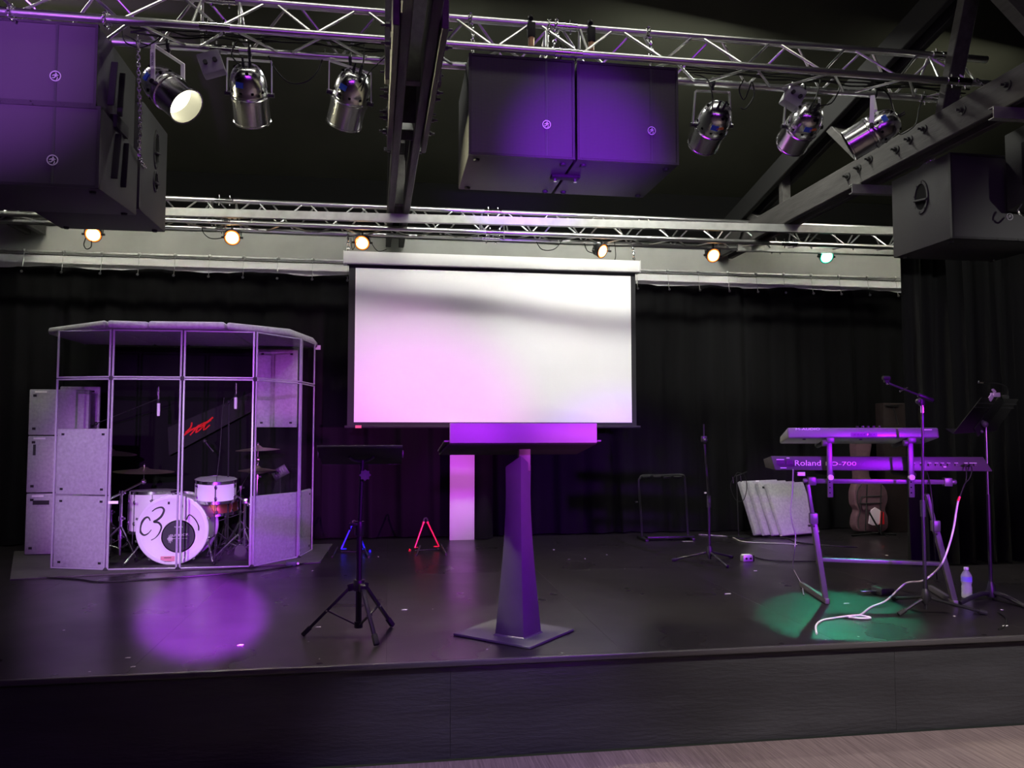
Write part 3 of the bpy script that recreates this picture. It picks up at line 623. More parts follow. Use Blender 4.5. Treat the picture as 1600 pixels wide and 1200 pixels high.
# ================================================================ small lamps on the rear truss
m_or1 = emit('orange_lamp_core', (1.0, 0.62, 0.26), 5.0); m_or2 = emit('orange_lamp_edge', (1.0, 0.20, 0.02), 1.6)
m_gr1 = emit('green_lamp_core', (0.55, 1.0, 0.80), 4.0); m_gr2 = emit('green_lamp_edge', (0.03, 0.80, 0.45), 1.2)
def led(label, px, py, axis, core, edge):
    P = PY(px, py, rC(0).y - .02); a = V(axis).normalized(); th = thing('stage_lamp', label, 'lamp', P)
    r = .072
    MB().lathe([(r * 1.04, .02), (r * 1.1, .015), (r * 1.1, 0), (r, -.01), (r * .95, -.07), (r * .6, -.10), (.004, -.105)], P, a, 24, cap=False).build('housing', m_black, th)
    le = MB().lathe([(r * 1.02, .012), (r * .86, .016)], P, a, 24, cap=False).build('lens_edge', edge, th)
    MB().lathe([(r * .86, .016), (r * .5, .02), (.003, .022)], P, a, 24, cap=False).build('lens', core, th)
    bumps = MB(); x, y, z = basis(a)
    for R_, n in ((0.34, 6), (.68, 12)):
        for k in range(n):
            q = 2 * PI * k / n; bumps.sphere(P + (x * math.cos(q) + y * math.sin(q)) * r * R_ + a * .019, .009, 6, 4)
    bumps.build('diode_lenses', core, th)
    top = V(P.x, rC(0).y, rC(0).z - .03); s = V(1, 0, 0); up_ = V(0, 0, 1)
    z0 = P.z + .10; yk = MB()
    for q in (1, -1): yk.bar(P + s * (q * .085), V(P.x + q * .085, top.y, z0), .02, .004, s)
    yk.box((P.x, top.y, z0), (.174, .02, .004)); yk.build('bracket', m_black, th)
    MB().cyl((P.x, top.y, z0), top, .008, 8).tube([V(P.x, top.y + math.sin(k) * .033, rC(0).z + math.cos(k) * .033) for k in [i * .6 - 2.6 for i in range(9)]], .009, 6).build('hook_clamp', m_black, th)
    for q in (1, -1): MB().cyl(P + s * (q * .07), P + s * (q * .105), .012, 8).build('knob', m_black, th)
    return P, a
led('orange lamp half hidden under the left subwoofer', 146, 366, (.1, -.8, -.45), m_or1, m_or2)
led('orange lamp on the rear truss above the drum booth', 363, 371, (.05, -.9, -.42), m_or1, m_or2)
led('orange lamp above the left end of the screen housing', 566, 379, (-.15, -.85, -.5), m_or1, m_or2)
led('dim orange lamp turned aside above the right end of the screen', 940, 392, (.55, -.72, -.42), m_or1, m_or2)
led('yellow orange lamp right of the screen beside the dark roof truss', 1114, 399, (.05, -.9, -.42), m_or1, m_or2)
gp = led('green lamp on the rear truss at the right', 1291, 401, (-.1, -.85, -.5), m_gr1, m_gr2)
spot('green_lamp_light', gp[0] + V(0, -.06, -.04), PZ(1310, 955, 0), 420, (0.06, 0.9, 0.55), 11.5, .2, .05)
rl = lambda px, py: PY(px, py, rC(0).y - .06)
cable('short black cable under the lamp below the left subwoofer', [rl(134, 372), rl(131, 382), rl(135, 389), rl(142, 386), rl(143, 376)], .005)
cable('black cable hooked beside the orange lamp above the drum booth', [rl(316, 350), rl(317, 362), rl(328, 372), rl(345, 372), rl(354, 366)], .005)
cable('black cable drooping under the left end of the screen truss', [rl(548, 372), rl(551, 390), rl(557, 378), rl(560, 372)], .004)
cable('black cable dipping right of the lamp over the screen', [rl(578, 376), rl(590, 392), rl(604, 390)], .004)
cable('black cable loop hanging above the middle of the screen housing', [rl(838, 378), rl(848, 390), rl(868, 388), rl(884, 366)], .005)
cable('black cable left of the dim lamp above the screen', [rl(913, 380), rl(918, 392), rl(930, 396)], .005)
cable('black cable between the dim lamp and the right screen chain', [rl(960, 376), rl(962, 398), rl(960, 408)], .004)
cable('dark cable scribbles hanging left of the green lamp', [rl(1230, 366), rl(1245, 374), rl(1262, 370), rl(1282, 374)], .006)
m = MB(); rnd = random.Random(5)
for k in range(4): m.tube(smooth_path([V(-2.4 + i * .5, rC(0).y - .04 - k * .025 + rnd.uniform(-.02, .02), rC(0).z + .03 + rnd.uniform(-.0, .03)) for i in range(17)], 4), .006, 6)
tag(m.build('cable_bundle', m_cable), 'long bundle of black cables lying along the rear truss', 'cable bundle')

# ================================================================ projection screen
SY = 8.1
sn = thing('projection_screen', 'large white pull-down projection screen with black borders', 'screen', (1.08, SY, 1.19))
hs = MB().box((1.079, SY + .02, 2.882), (3.064, .13, .125)).build('housing', m_white, sn, bevel=.012)
MB().box((1.079, SY + .02, 2.818), (3.0, .05, .012)).build('housing_slot', m_black, hs)
for x in (-.455, 2.613): MB().box((x, SY + .02, 2.882), (.012, .135, .13)).build('end_cap', m_white, hs, bevel=.004)
m_border = mat('black_screen_border', (.015, .014, .017), .85)
fb = MB(); fx0, fx1, fz0, fz1 = -.405, 2.57, 1.20, 2.82
wx0, wx1, wz0, wz1 = -.34, 2.52, 1.235, 2.785
for (x0, x1, z0, z1) in ((fx0, wx0, fz0, fz1), (wx1, fx1, fz0, fz1), (wx0, wx1, fz0, wz0), (wx0, wx1, wz1, fz1)): fb.box(((x0 + x1) / 2, SY, (z0 + z1) / 2), (x1 - x0, .004, z1 - z0))
fb.build('border', m_border, sn, smooth=0)
def sf(u, v):
    X = wx0 + (wx1 - wx0) * u; Z = wz0 + (wz1 - wz0) * v
    e = min(u, 1 - u, .12) / .12 * min(v, 1 - v, .08) / .08
    return V(X, SY - .001 + e * (.012 * math.sin(2.6 * X + 3 * v) + .007 * math.sin(4.2 * Z + X * .6)), Z)
MB().grid(sf, 60, 36).build('surface', m_screen, sn, smooth=80)
MB().cyl((-.43, SY, 1.19), (2.61, SY, 1.19), .014, 10).build('bottom_bar', m_border, sn)
MB().box((PY(560, 668, SY).x, SY - .016, 1.19), (.06, .004, .028)).build('red_tag', mat('red_tag', (.75, .18, .16), .5), sn)
chain('chain holding the left end of the screen housing', [rC(-.43) + V(0, -.03, 0), V(-.42, SY + .06, 3.05), V(-.42, SY + .04, 2.95)])
chain('chain holding the right end of the screen housing', [rC(2.57) + V(0, -.03, 0), V(2.575, SY + .06, 3.05), V(2.57, SY + .04, 2.95)])

# ================================================================ lectern
m_lect = mat('lectern_paint', (0.085, 0.085, 0.10), 0.42, 0, 0.45, var=.08, vscale=10, bump=.05, bscale=200)
m_lip = mat('lectern_panel', (0.26, 0.24, 0.28), 0.5, 0, 0.4, var=.04)
le = thing('lectern', 'slim flared lectern with a wide purple lit front panel and diamond base', 'lectern', (.72, 4.56, 0))
MB().prism([(.37, 4.572, .001), (.746, 4.22, .001), (1.065, 4.566, .001), (.689, 4.918, .001)], (0, 0, .012)).build('base_plate', m_lect, le, bevel=.002, seg=1)
cx, cy = .730, 4.503; loc = [(.596, 4.495), (.739, 4.377), (.864, 4.51), (.721, 4.628)]
rows = [(0.013, 1.0), (.1, .93), (.25, .82), (.4, .71), (.55, .62), (.7, .56), (.8, .545), (.9, .555)]
pv = []; pf = []
for z, s in rows: pv += [V(cx + (x - cx) * s, cy + (y - cy) * s, z) for x, y in loc]
s = .56; pv += [V(cx + (x - cx) * s, cy + (y - cy) * s, z) for (x, y), z in zip(loc, (.945, 1.012, .955, .96))]
for i in range(len(rows)):
    for k in range(4): pf.append([i * 4 + k, i * 4 + (k + 1) % 4, i * 4 + 4 + (k + 1) % 4, i * 4 + 4 + k])
n = len(rows) * 4; pf += [[0, 3, 2, 1], [n, n + 1, n + 3], [n + 1, n + 2, n + 3]]
MB().add(pv, pf).build('post', m_lect, le, bevel=.004, seg=2, smooth=25)
MB().add([V(cx + (x - cx) * 1.08, cy + (y - cy) * 1.08, .013) for x, y in loc] + [V(cx + (x - cx) * .99, cy + (y - cy) * .99, .022) for x, y in loc],
         [[i, (i + 1) % 4, 4 + (i + 1) % 4, 4 + i] for i in range(4)] + [[4, 5, 6, 7]]).build('weld_bead', m_lect, le)
MB().box((.765, 4.51, 1.0), (.068, .05, .16)).build('neck', mat('neck_paint', (.07, .072, .065), .5), le, bevel=.004)
a = PY(703, 661, 4.235); b = PY(933, 692, 4.235)
MB().box(((a.x + b.x) / 2, 4.245, (a.z + b.z) / 2), (b.x - a.x, .02, a.z - b.z)).build('front_panel', m_lip, le, bevel=.003)
MB().hexa([(a.x, 4.256, 1.075), (b.x, 4.256, 1.075), (b.x + .02, 4.80, 1.005), (a.x - .02, 4.80, 1.005), (a.x, 4.256, 1.092), (b.x, 4.256, 1.092), (b.x + .02, 4.80, 1.023), (a.x - .02, 4.80, 1.023)]).build('desktop', m_blackmat, le, bevel=.002)
for xx in (a.x - .014, b.x + .014): MB().bar((xx, 4.26, 1.095), (xx, 4.80, 1.03), .008, .03, (1, 0, 0)).build('side_rail', m_black, le)
MB().box(((a.x + b.x) / 2, 4.80, 1.03), (b.x - a.x + .04, .012, .045)).build('book_ledge', m_black, le, bevel=.002)

# ================================================================ laptop stand
st = thing('laptop_stand', 'black tripod stand with a tilted flat top left of the lectern', 'stand', (-.16, 4.63, 0))
px_, py_ = PY(561, 900, 4.63).x, 4.63
MB().cyl((px_, py_, .06), (px_, py_, .60), .0175, 14).build('lower_tube', m_black, st)
MB().cyl((px_, py_, .58), (px_ + .012, py_, .985), .0125, 12).build('upper_tube', m_black, st)
hub = MB().cyl((px_, py_, .255), (px_, py_, .315), .033, 14)
for fx, fy in ((-.456, 4.671), (-.054, 4.407), (.029, 4.817)):
    d = V(fx - px_, fy - py_, 0).normalized(); hub.bar(V(px_, py_, .28) + d * .02, V(px_, py_, .27) + d * .06, .03, .04)
hub.build('leg_hub', m_black, st, bevel=.003)
MB().cyl((px_, py_, .05), (px_, py_, .085), .024, 12).build('brace_collar', m_black, st)
for fx, fy in ((-.456, 4.671), (-.054, 4.407), (.029, 4.817)):
    d = V(fx - px_, fy - py_, 0).normalized(); a = V(px_, py_, .272) + d * .05; f = V(fx, fy, .018)
    lg = MB().bar(a, f, .022, .018).build('leg', m_black, st, bevel=.004)
    dd = (f - a).normalized(); MB().bar(f - dd * .05, f + dd * .012, .03, .026).build('rubber_foot', m_rubber, lg, bevel=.006)
    mid = a.lerp(f, .5); MB().bar(V(px_, py_, .068) + d * .018, mid, .012, .007, (0, 0, 1)).build('brace', m_black, lg)
    MB().cyl(mid - V(-d.y, d.x, 0) * .016, mid + V(-d.y, d.x, 0) * .016, .006, 8).build('rivet', m_chrome, lg)
cl = MB().cyl((px_, py_, .56), (px_, py_, .64), .026, 12).box((px_ - .03, py_ - .012, .625), (.06, .022, .016)).box((px_ - .055, py_ - .012, .61), (.012, .02, .03))
cl.build('clamp', m_black, st, bevel=.002)
kb = MB(); kc = V(px_ + .028, py_ - .035, .90); pp = []
for k in range(16): q = 2 * PI * k / 16; rr = .025 if k % 2 else .033; pp.append(kc + V(math.cos(q) * rr, 0, math.sin(q) * rr))
kb.prism(pp, (0, .016, 0)); kb.cyl(kc, kc + V(-.01, .04, 0), .008, 8); kb.build('star_knob', mat('star_knob_plastic', (.12, .11, .13), .4), st)
a = PY(495, 697, 4.44); b = PY(629, 698, 4.44)
MB().hexa([(a.x, 4.44, a.z - .012), (b.x, 4.44, a.z - .012), (b.x, 4.80, a.z - .115), (a.x, 4.80, a.z - .115), (a.x, 4.44, a.z), (b.x, 4.44, a.z), (b.x, 4.80, a.z - .10), (a.x, 4.80, a.z - .10)]).build('top_plate', m_blackmat, st, bevel=.002)
MB().cyl((a.x, 4.438, a.z - .002), (b.x, 4.438, a.z - .002), .006, 8).build('front_rail', m_black, st)
MB().box(((a.x + b.x) / 2, 4.80, a.z - .09), (b.x - a.x, .01, .05)).build('stop_edge', m_black, st)
for xx in (b.x + .004, a.x - .004): MB().box((xx, 4.60, a.z - .05), (.008, .05, .04)).build('side_clip', m_black, st, bevel=.002)
for xx in (px_ - .06, px_ + .075): MB().tube(smooth_path([V(xx, 4.60, a.z - .065), V(xx * .6 + px_ * .4, 4.62, a.z - .085), V(px_ + .012, 4.63, .975)]), .008, 6).build('support_arm', m_black, st)
# ================================================================ drum booth
m_edge = mat('clear_edge_strip', (.30, .30, .34), .25, .1, .6)
BZ0, BZ1, BZ2 = .012, 1.585, 1.992
mt = MB().prism([PZ(15, 907), PZ(500, 880), V(-.55, 8.35, 0), V(-3.5, 8.3, 0)], (0, 0, .010)).build('floor_mat', mat('grey_mat', (.055, .05, .055), .7, 0, .3, var=.2), bevel=.002, seg=1)
tag(mt, 'thin dark grey mat on the stage under the drum booth', 'mat')
bo = thing('drum_booth', 'clear acrylic drum booth with grey felt lid on the left of the stage', 'drum booth', (-1.8, 7.5, .01))
P2 = [(-2.765, 7.22), (-2.277, 7.053), (-1.707, 7.026), (-1.122, 7.029), (-.792, 7.487), (-.712, 7.93), (-.82, 8.36), (-2.72, 8.36)]
def pt(p, z): return V(p[0], p[1], z)
def panel(a, b, z0, z1, back=False):
    d = (pt(b, 0) - pt(a, 0)); L = d.length; d.normalize(); n = V(-d.y, d.x, 0)
    a3 = pt(a, 0) + d * .006; b3 = pt(b, 0) - d * .006; c = (a3 + b3) / 2 + V(0, 0, (z0 + z1) / 2)
    p = MB().box(c, (L - .012, .006, z1 - z0), (d, n, V(0, 0, 1))).build('acrylic_panel', m_acry, bo, smooth=0)
    for q in (a3 + d * .008, b3 - d * .008):
        MB().box(V(q.x, q.y, (z0 + z1) / 2) - n * .001, (.015, .013, z1 - z0), (d, n, V(0, 0, 1))).build('edge_strip', m_edge, p, bevel=.002, seg=1)
    for zz, hh in ((z0 + .006, .012), (z1 - .006, .012)):
        MB().box(V(c.x, c.y, zz) - n * .001, (L - .044, .012, hh), (d, n, V(0, 0, 1))).build('edge_rail', m_edge, p, bevel=.002, seg=1)
    return p, d, n, L
for i in range(5):
    pl = panel(P2[i], P2[i + 1], BZ0, BZ1); panel(P2[i], P2[i + 1], BZ1 + .006, BZ2)
    if i in (1, 2, 3):
        MB().box(pt(P2[i], BZ1 + .002), (.03, .022, .035)).build('corner_clip', m_rubber, bo, bevel=.003)
    if i in (1, 2, 3, 4): MB().cyl(pt(P2[i], BZ0 - .002), pt(P2[i], BZ0 + .018), .026, 10, r1=.012).build('corner_foot', m_rubber, bo)
def absorber(a, b, z0, z1, off, tabs=True, th=.04, name='felt_absorber', shrink=.02):
    d = (pt(b, 0) - pt(a, 0)); L = d.length; d.normalize(); n = V(-d.y, d.x, 0)
    c = (pt(a, 0) + pt(b, 0)) / 2 + n * off + V(0, 0, (z0 + z1) / 2)
    o = MB().box(c, (L - shrink, th, z1 - z0 - .006), (d, n, V(0, 0, 1))).build(name, m_felt, bo, bevel=.012, seg=3)
    if tabs:
        for sx in (-1, 1):
            for zz in (z0 + .05, z1 - .05):
                MB().box(V(c.x, c.y, zz) + d * (sx * (L / 2 - .07)) - n * (th / 2 + .001), (.026, .004, .018), (d, n, V(0, 0, 1))).build('fastener_tab', m_rubber, o)
    return o
absorber(P2[0], P2[1], BZ0, .615, .035); absorber(P2[0], P2[1], .615, 1.17, .035)
absorber(P2[3], P2[4], BZ0, .60, .035, tabs=False); absorber(P2[4], P2[5], BZ0, .60, .03, tabs=True)
q0, q1 = PY(92, 640, 8.3), PY(158, 640, 8.3); absorber((q0.x, 8.3), (q1.x, 8.3), 1.15, 1.58, 0)
q0, q1 = PY(398, 640, 8.3), PY(466, 640, 8.3); absorber((q0.x, 8.3), (q1.x, 8.3), 1.18, 1.97, 0)
bw = MB().box((-1.77, 8.40, 1.0), (1.9, .03, 1.96)).build('back_board', m_curt, bo)
# red brushed lettering on a slanted black banner at the back of the booth
bn = MB().prism([PY(262, 668, 8.28), PY(395, 612, 8.28), PY(398, 640, 8.28), PY(264, 712, 8.28)], (0, .03, 0)).build('banner', m_blackmat, bo)
m_redink = mat('red_ink', (.75, .02, .015), .5)
for (pts, w_) in (([(285, 682), (300, 671), (318, 664), (333, 652)], .012), ([(290, 676), (298, 668), (300, 660)], .010), ([(297, 680), (306, 670), (311, 664), (306, 676), (316, 668), (322, 660), (318, 672), (328, 664)], .009), ([(300, 672), (316, 662), (330, 657)], .008)):
    MB().tube(smooth_path([PY(x, y, 8.272) for x, y in pts], 4), w_ * .8, 6).build('red_stroke', m_redink, bn)
# felt lids
def lid(poly):
    MB().prism([V(x, y, 2.0) for x, y in poly], (0, 0, .062)).build('felt_lid', m_felt, bo, bevel=.022, seg=3)
ld = [PZ(*q, 2.06) for q in ((75, 512), (165, 500), (231, 502), (352, 503), (455, 514))]
g = .006
lid([(ld[0].x, ld[0].y), (ld[1].x - g, ld[1].y), (ld[1].x - g, 8.42), (ld[0].x, 8.42)])
lid([(ld[1].x + g, ld[1].y + .01), (ld[2].x - g, ld[2].y + .02), (ld[2].x - g, 8.42), (ld[1].x + g, 8.42)])
lid([(ld[2].x + g, ld[2].y - .02), (ld[3].x - g, ld[3].y), (ld[3].x - g, 8.42), (ld[2].x + g, 8.42)])
fr = PY(491, 546, 8.05)
lid([(ld[3].x + g, ld[3].y + .01), (ld[4].x, ld[4].y), (fr.x, 8.0), (fr.x, 8.42), (ld[3].x + g, 8.42)])
MB().box(PY(177, 785, 7.03), (.075, .006, .022)).build('white_sticker', m_label, bo)
# stack of three felt panels left of the booth
for i, (y0, y1, lab) in enumerate(((868, 771, 'lowest grey felt panel of the stack left of the drum booth'), (770, 681, 'middle grey felt panel of the stack left of the drum booth'), (680, 608, 'topmost grey felt panel of the stack left of the drum booth'))):
    a = PY(38 + i * 3, y0, 8.02); b = PY(38 + i * 3, y1, 8.02); z0, z1 = (0.012 if i == 0 else a.z), b.z
    th = thing('felt_panel', lab, 'panel', (a.x + .27, 8.04, z0))
    MB().box((a.x + .26, 8.05, (z0 + z1) / 2), (.52, .07, z1 - z0 - .004)).build('board', m_felt, th, bevel=.008)
    for xx, zz in ((a.x + .05, z1 - .06), (a.x + .05, z0 + .06)): MB().box((xx, 8.012, zz), (.028, .005, .022)).build('fastener_tab', m_rubber, th)
    MB().box((a.x + .10, 8.012, z1 - .025), (.10, .004, .016)).build('white_strip', m_label, th)
    if i == 0: MB().box((a.x + .13, 8.012, z1 - .085), (.14, .006, .04)).build('slot', m_black, th)
    if i == 1: MB().box((a.x + .06, 8.012, z1 - .13), (.022, .006, .10)).build('slot', m_black, th)
wp = MB().box(PY(497, 543, 8.55), (.05, .02, .045)).build('wall_plate', m_label); tag(wp, 'small white plate high beside the right end of the drum booth', 'plate')
MB().box(PY(497, 543, 8.55) + V(0, .05, 0), (.03, .08, .03)).build('mount', m_black, wp) if False else None

# ================================================================ drum kit
m_copper = mat('copper_shell', (.60, .22, .12), .3, .9, var=.1, vscale=8)
m_cym = mat('cymbal_bronze', (.70, .62, .46), .38, 1.0, var=.1, vscale=5)
def drum(label, c, r, h, axis, mshell, lugs=8, top=None, hint=None, hoop=None):   # c = bottom centre
    th = thing('drum', label, 'drum', c)
    x, y, z = basis(axis, hint); c = V(c)
    MB().lathe([(r * .97, 0), (r, .004), (r, h - .004), (r * .97, h)], c, axis, 40, cap=False, hint=hint).build('shell', mshell, th)
    hm = hoop or m_chrome
    for hh in (0.006, h - .022):
        MB().lathe([(r * 1.00, hh - .004), (r * 1.06, hh - .004), (r * 1.06, hh + .022), (r * 1.035, hh + .024), (r * 1.00, hh + .008)], c, axis, 40, cap=False, hint=hint).build('hoop', hm, th)
    MB().lathe([(r * .995, h), (r * .9, h + .003), (.003, h + .003)], c, axis, 40, cap=False, hint=hint).build('batter_head', top or m_head, th)
    MB().lathe([(r * .995, 0), (.003, -.001)], c, axis, 40, cap=False, hint=hint).build('bottom_head', m_head, th)
    for k in range(lugs):
        q = 2 * PI * k / lugs + .2; d = x * math.cos(q) + y * math.sin(q)
        l = MB().cyl(c + d * r * 1.04 + z * .0, c + d * r * 1.04 + z * h, .0035, 6)
        for f in (.25, .75): l.sphere(c + d * r * 1.02 + z * h * f, .014, 8, 6, (1, 1, 1.5))
        l.build('lug', m_chrome, th)
    return th
# bass drum
BX = PY(269, 832, 7.26).x; BR = .285; bc_ = V(BX, 7.26, .305)
bd = thing('bass_drum', 'white bass drum with black brushed logo inside the acrylic booth', 'drum', (BX, 7.45, .012))
MB().lathe([(BR * .99, .012), (BR * .99, .40)], bc_, (0, 1, 0), 56, cap=False).build('shell', m_drumwhite, bd)
for h in (0, .385): MB().lathe([(BR * .94, h), (BR * 1.02, h), (BR * 1.045, h + .006), (BR * 1.045, h + .034), (BR, h + .036)], bc_, (0, 1, 0), 56, cap=False).build('hoop', m_drumwhite, bd)
hd = MB().lathe([(BR * .95, .004), (BR * .90, .008), (.002, .008)], bc_, (0, 1, 0), 56, cap=False).build('front_head', m_head, bd)
MB().lathe([(BR * .97, .41), (.002, .41)], bc_, (0, 1, 0), 40, cap=False).build('rear_head', m_head, bd)
for k in range(10):
    q = 2 * PI * k / 10 + .31; d = V(math.cos(q), 0, math.sin(q))
    if d.z < -.93: continue
    l = MB().cyl(bc_ + d * BR * 1.07 + V(0, .0, 0), bc_ + d * BR * 1.05 + V(0, .40, 0), .004, 6).bar(bc_ + d * BR * 1.0 + V(0, .012, 0), bc_ + d * BR * 1.10 + V(0, .012, 0), .016, .02)
    l.sphere(bc_ + d * BR * 1.02 + V(0, .10, 0), .016, 8, 6).sphere(bc_ + d * BR * 1.02 + V(0, .30, 0), .016, 8, 6); l.build('claw', m_chrome, bd)
for s in (-1, 1):
    a = bc_ + V(s * BR * .93, .12, -BR * .36); f = V(BX + s * .36, 7.18, .028)
    sp_ = MB().cyl(a, f, .010, 8).build('spur', m_chrome, bd); MB().sphere(f, .016, 8, 6).build('rubber_tip', m_rubber, sp_)
FY = 7.26
pc = PY(278.5, 838, FY); 
MB().lathe([(.129, -.003), (.129, .004), (.139, .004), (.139, -.003)], V(pc.x, FY + .004, pc.z), (0, 1, 0), 40, cap=False).build('port_ring', m_alu, bd)
dk = MB().lathe([(.13, -.004), (.13, .004)], V(pc.x, FY + .003, pc.z), (0, 1, 0), 40).build('port_disc', mat('dark_port_disc', (.02, .02, .028), .6), bd)
text('YAMAHA', PY(272, 824.5, FY - .004), PY(286, 824.5, FY - .004), .012, (0, -1, 0), 'lettering', m_label, dk)
text('SUBKICK', PY(266, 838.5, FY - .004), PY(295, 836.5, FY - .004), .018, (0, -1, 0), 'lettering', m_label, dk)
wv = MB()
for k, h in enumerate((2, 5, 10, 6, 11, 4, 7, 2)): p = PY(262 + k * 1.1, 842 - 0, FY - .002); wv.box(p, (.003, .002, h * .0065))
wv.box(PY(277, 841.5, FY - .002), (.165, .002, .002)); wv.build('wave_mark', m_label, dk)
def brush(pts, rmax, name, m, parent, Y, ex=(.35, .35)):
    pp = smooth_path([PY(x, y, Y) for x, y in pts], 8); n = len(pp); vs = []; fs = []
    for i, p in enumerate(pp):
        t = (pp[min(i + 1, n - 1)] - pp[max(i - 1, 0)]).normalized(); nn = V(-t.z, 0, t.x); u = i / (n - 1)
        wd = rmax * (ex[0] + (1 - ex[0]) * math.sin(PI * min(u * 1.1, 1)) ** .8)
        vs += [p + nn * wd, p - nn * wd, p + nn * wd + V(0, -.0015, 0), p - nn * wd + V(0, -.0015, 0)]
        if i:
            o = i * 4; fs += [[o - 4, o, o + 1, o - 3], [o - 2, o - 1, o + 3, o + 2], [o - 4, o - 2, o + 2, o], [o - 3, o + 1, o + 3, o - 1]]
    return MB().add(vs, fs).build(name, m, parent, smooth=0)
def cp(x, y): return (20 + x / 5.3333, 690 + y / 5.3333)
m_paint = mat('black_brush_paint', (.006, .006, .012), .5)
brush([cp(1146, 660), cp(1130, 632), cp(1100, 640), cp(1068, 690), cp(1062, 745), cp(1090, 778), cp(1125, 768), cp(1155, 735)], .0095, 'brushed_letter', m_paint, hd, FY + .007)
brush([cp(1160, 583), cp(1195, 558), cp(1240, 548), cp(1260, 572), cp(1240, 620), cp(1205, 652), cp(1178, 668), cp(1215, 676), cp(1238, 710), cp(1222, 760), cp(1190, 800), cp(1152, 822)], .0095, 'brushed_letter', m_paint, hd, FY + .007)
MB().tube(smooth_path([PY(*cp(1448, 648), FY - .01), PY(*cp(1460, 620), FY - .012), PY(*cp(1480, 612), FY - .012), PY(*cp(1520, 650), FY - .012), PY(*cp(1545, 700), FY - .01), PY(*cp(1548, 740), FY - .008)]), .004, 6).build('microphone_lead', m_cable, bd)
MB().box(PY(*cp(1290, 980), FY + .004), (.115, .003, .05)).build('paper_sticker', mat('pink_sticker', (.75, .30, .34), .6), bd)
for yy in (968, 1000): MB().box(PY(*cp(1290, yy), FY + .001), (.06, .002, .005)).build('print_line', m_ink, bd)
for (x, y) in ((1300, 512), (1408, 537)): MB().box(PY(*cp(x, y), FY + .002), (.016, .004, .022)).build('head_tab', m_rubber, bd)
# toms and snare
fl = PY(241, 766, 7.80); ftl = drum('white floor tom tinted purple behind the left of the bass drum', (fl.x, 7.80, fl.z - .38), .205, .38, (0, 0, 1), m_drumwhite, top=mat('grey_head', (.40, .40, .42), .4))
for q in (.6, 2.7, 4.8):
    MB().cyl((fl.x + .23 * math.cos(q), 7.8 + .23 * math.sin(q), .022), (fl.x + .222 * math.cos(q), 7.8 + .222 * math.sin(q), fl.z - .15), .006, 8).build('leg', m_chrome, ftl)
tm = PY(337, 766, 7.52); drum('small white rack tom right above the copper snare drum', (tm.x, 7.52, PY(337, 783, 7.52).z), .175, .20, V(.02, -.10, 1), m_drumwhite, 6, top=mat('grey_head', (.4, .4, .42), .4))
sn_ = PY(338, 800, 7.78); drum('copper snare drum below the white rack tom', (sn_.x, 7.80, sn_.z - .02), .18, .15, V(-.02, -.05, 1), m_copper, 8)
def tripod(th, c, zhub, R, n=3, a0=.4, m=None, r=.009):
    for k in range(n):
        q = a0 + 2 * PI * k / n; f = V(c[0] + R * math.cos(q), c[1] + R * math.sin(q), .02); h = V(c[0], c[1], zhub)
        l = MB().tube([h, h.lerp(f, .5), f], [r, r, r], 8).build('leg', m or m_chrome, th)
        d = (f - h).normalized(); MB().cyl(f - d * .03, f, r * 1.6, 8).build('rubber_foot', m_rubber, l)
        MB().cyl(h.lerp(f, .5), V(c[0], c[1], max(.05, zhub * .35)), r * .6, 6).build('brace', m or m_chrome, l)
ss = thing('snare_stand', 'chrome tripod stand under the copper snare drum', 'drum stand', (sn_.x, 7.8, .012))
MB().cyl((sn_.x, 7.8, .06), (sn_.x, 7.8, sn_.z - .06), .011, 8).build('pole', m_chrome, ss)
for k in range(3):
    q = k * 2.1 + .3; MB().tube([V(sn_.x, 7.8, sn_.z - .09), V(sn_.x + .14 * math.cos(q), 7.8 + .14 * math.sin(q), sn_.z - .05), V(sn_.x + .195 * math.cos(q), 7.8 + .195 * math.sin(q), sn_.z - .032)], .006, 6).build('basket_arm', m_chrome, ss)
tripod(ss, (sn_.x, 7.8), .22, .24)
ts_ = thing('tom_stand', 'chrome stand carrying the white rack tom', 'drum stand', (tm.x + .26, 7.5, .012))
tz = PY(337, 783, 7.52).z
MB().cyl((tm.x + .26, 7.5, .05), (tm.x + .26, 7.5, tz + .02), .013, 10).build('pole', m_chrome, ts_)
MB().cyl((tm.x + .26, 7.5, tz + .0), (tm.x + .17, 7.51, tz + .05), .010, 8).build('arm', m_chrome, ts_)
MB().box((tm.x + .26, 7.5, tz - .0), (.05, .05, .05)).sphere((tm.x + .30, 7.48, tz - .03), .022).build('clamp', m_chrome, ts_, bevel=.006)
tripod(ts_, (tm.x + .26, 7.5), .28, .26, a0=1.1)
def cymbal(th, c, r, tilt):
    z = V(*tilt).normalized()
    MB().lathe([(r, 0), (r * .6, .012), (r * .22, .022), (r * .19, .026), (r * .10, .042), (.006, .045), (.006, .042), (r * .10, .038), (r * .19, .023), (r * .6, .009), (r, -.002)], c, z, 48, cap=False).build('cymbal', m_cym, th)
    MB().cyl(V(c) + z * .04, V(c) + z * .075, .008, 8).sphere(V(c) + z * .06, .014, 8, 6).build('wing_nut', m_chrome, th)
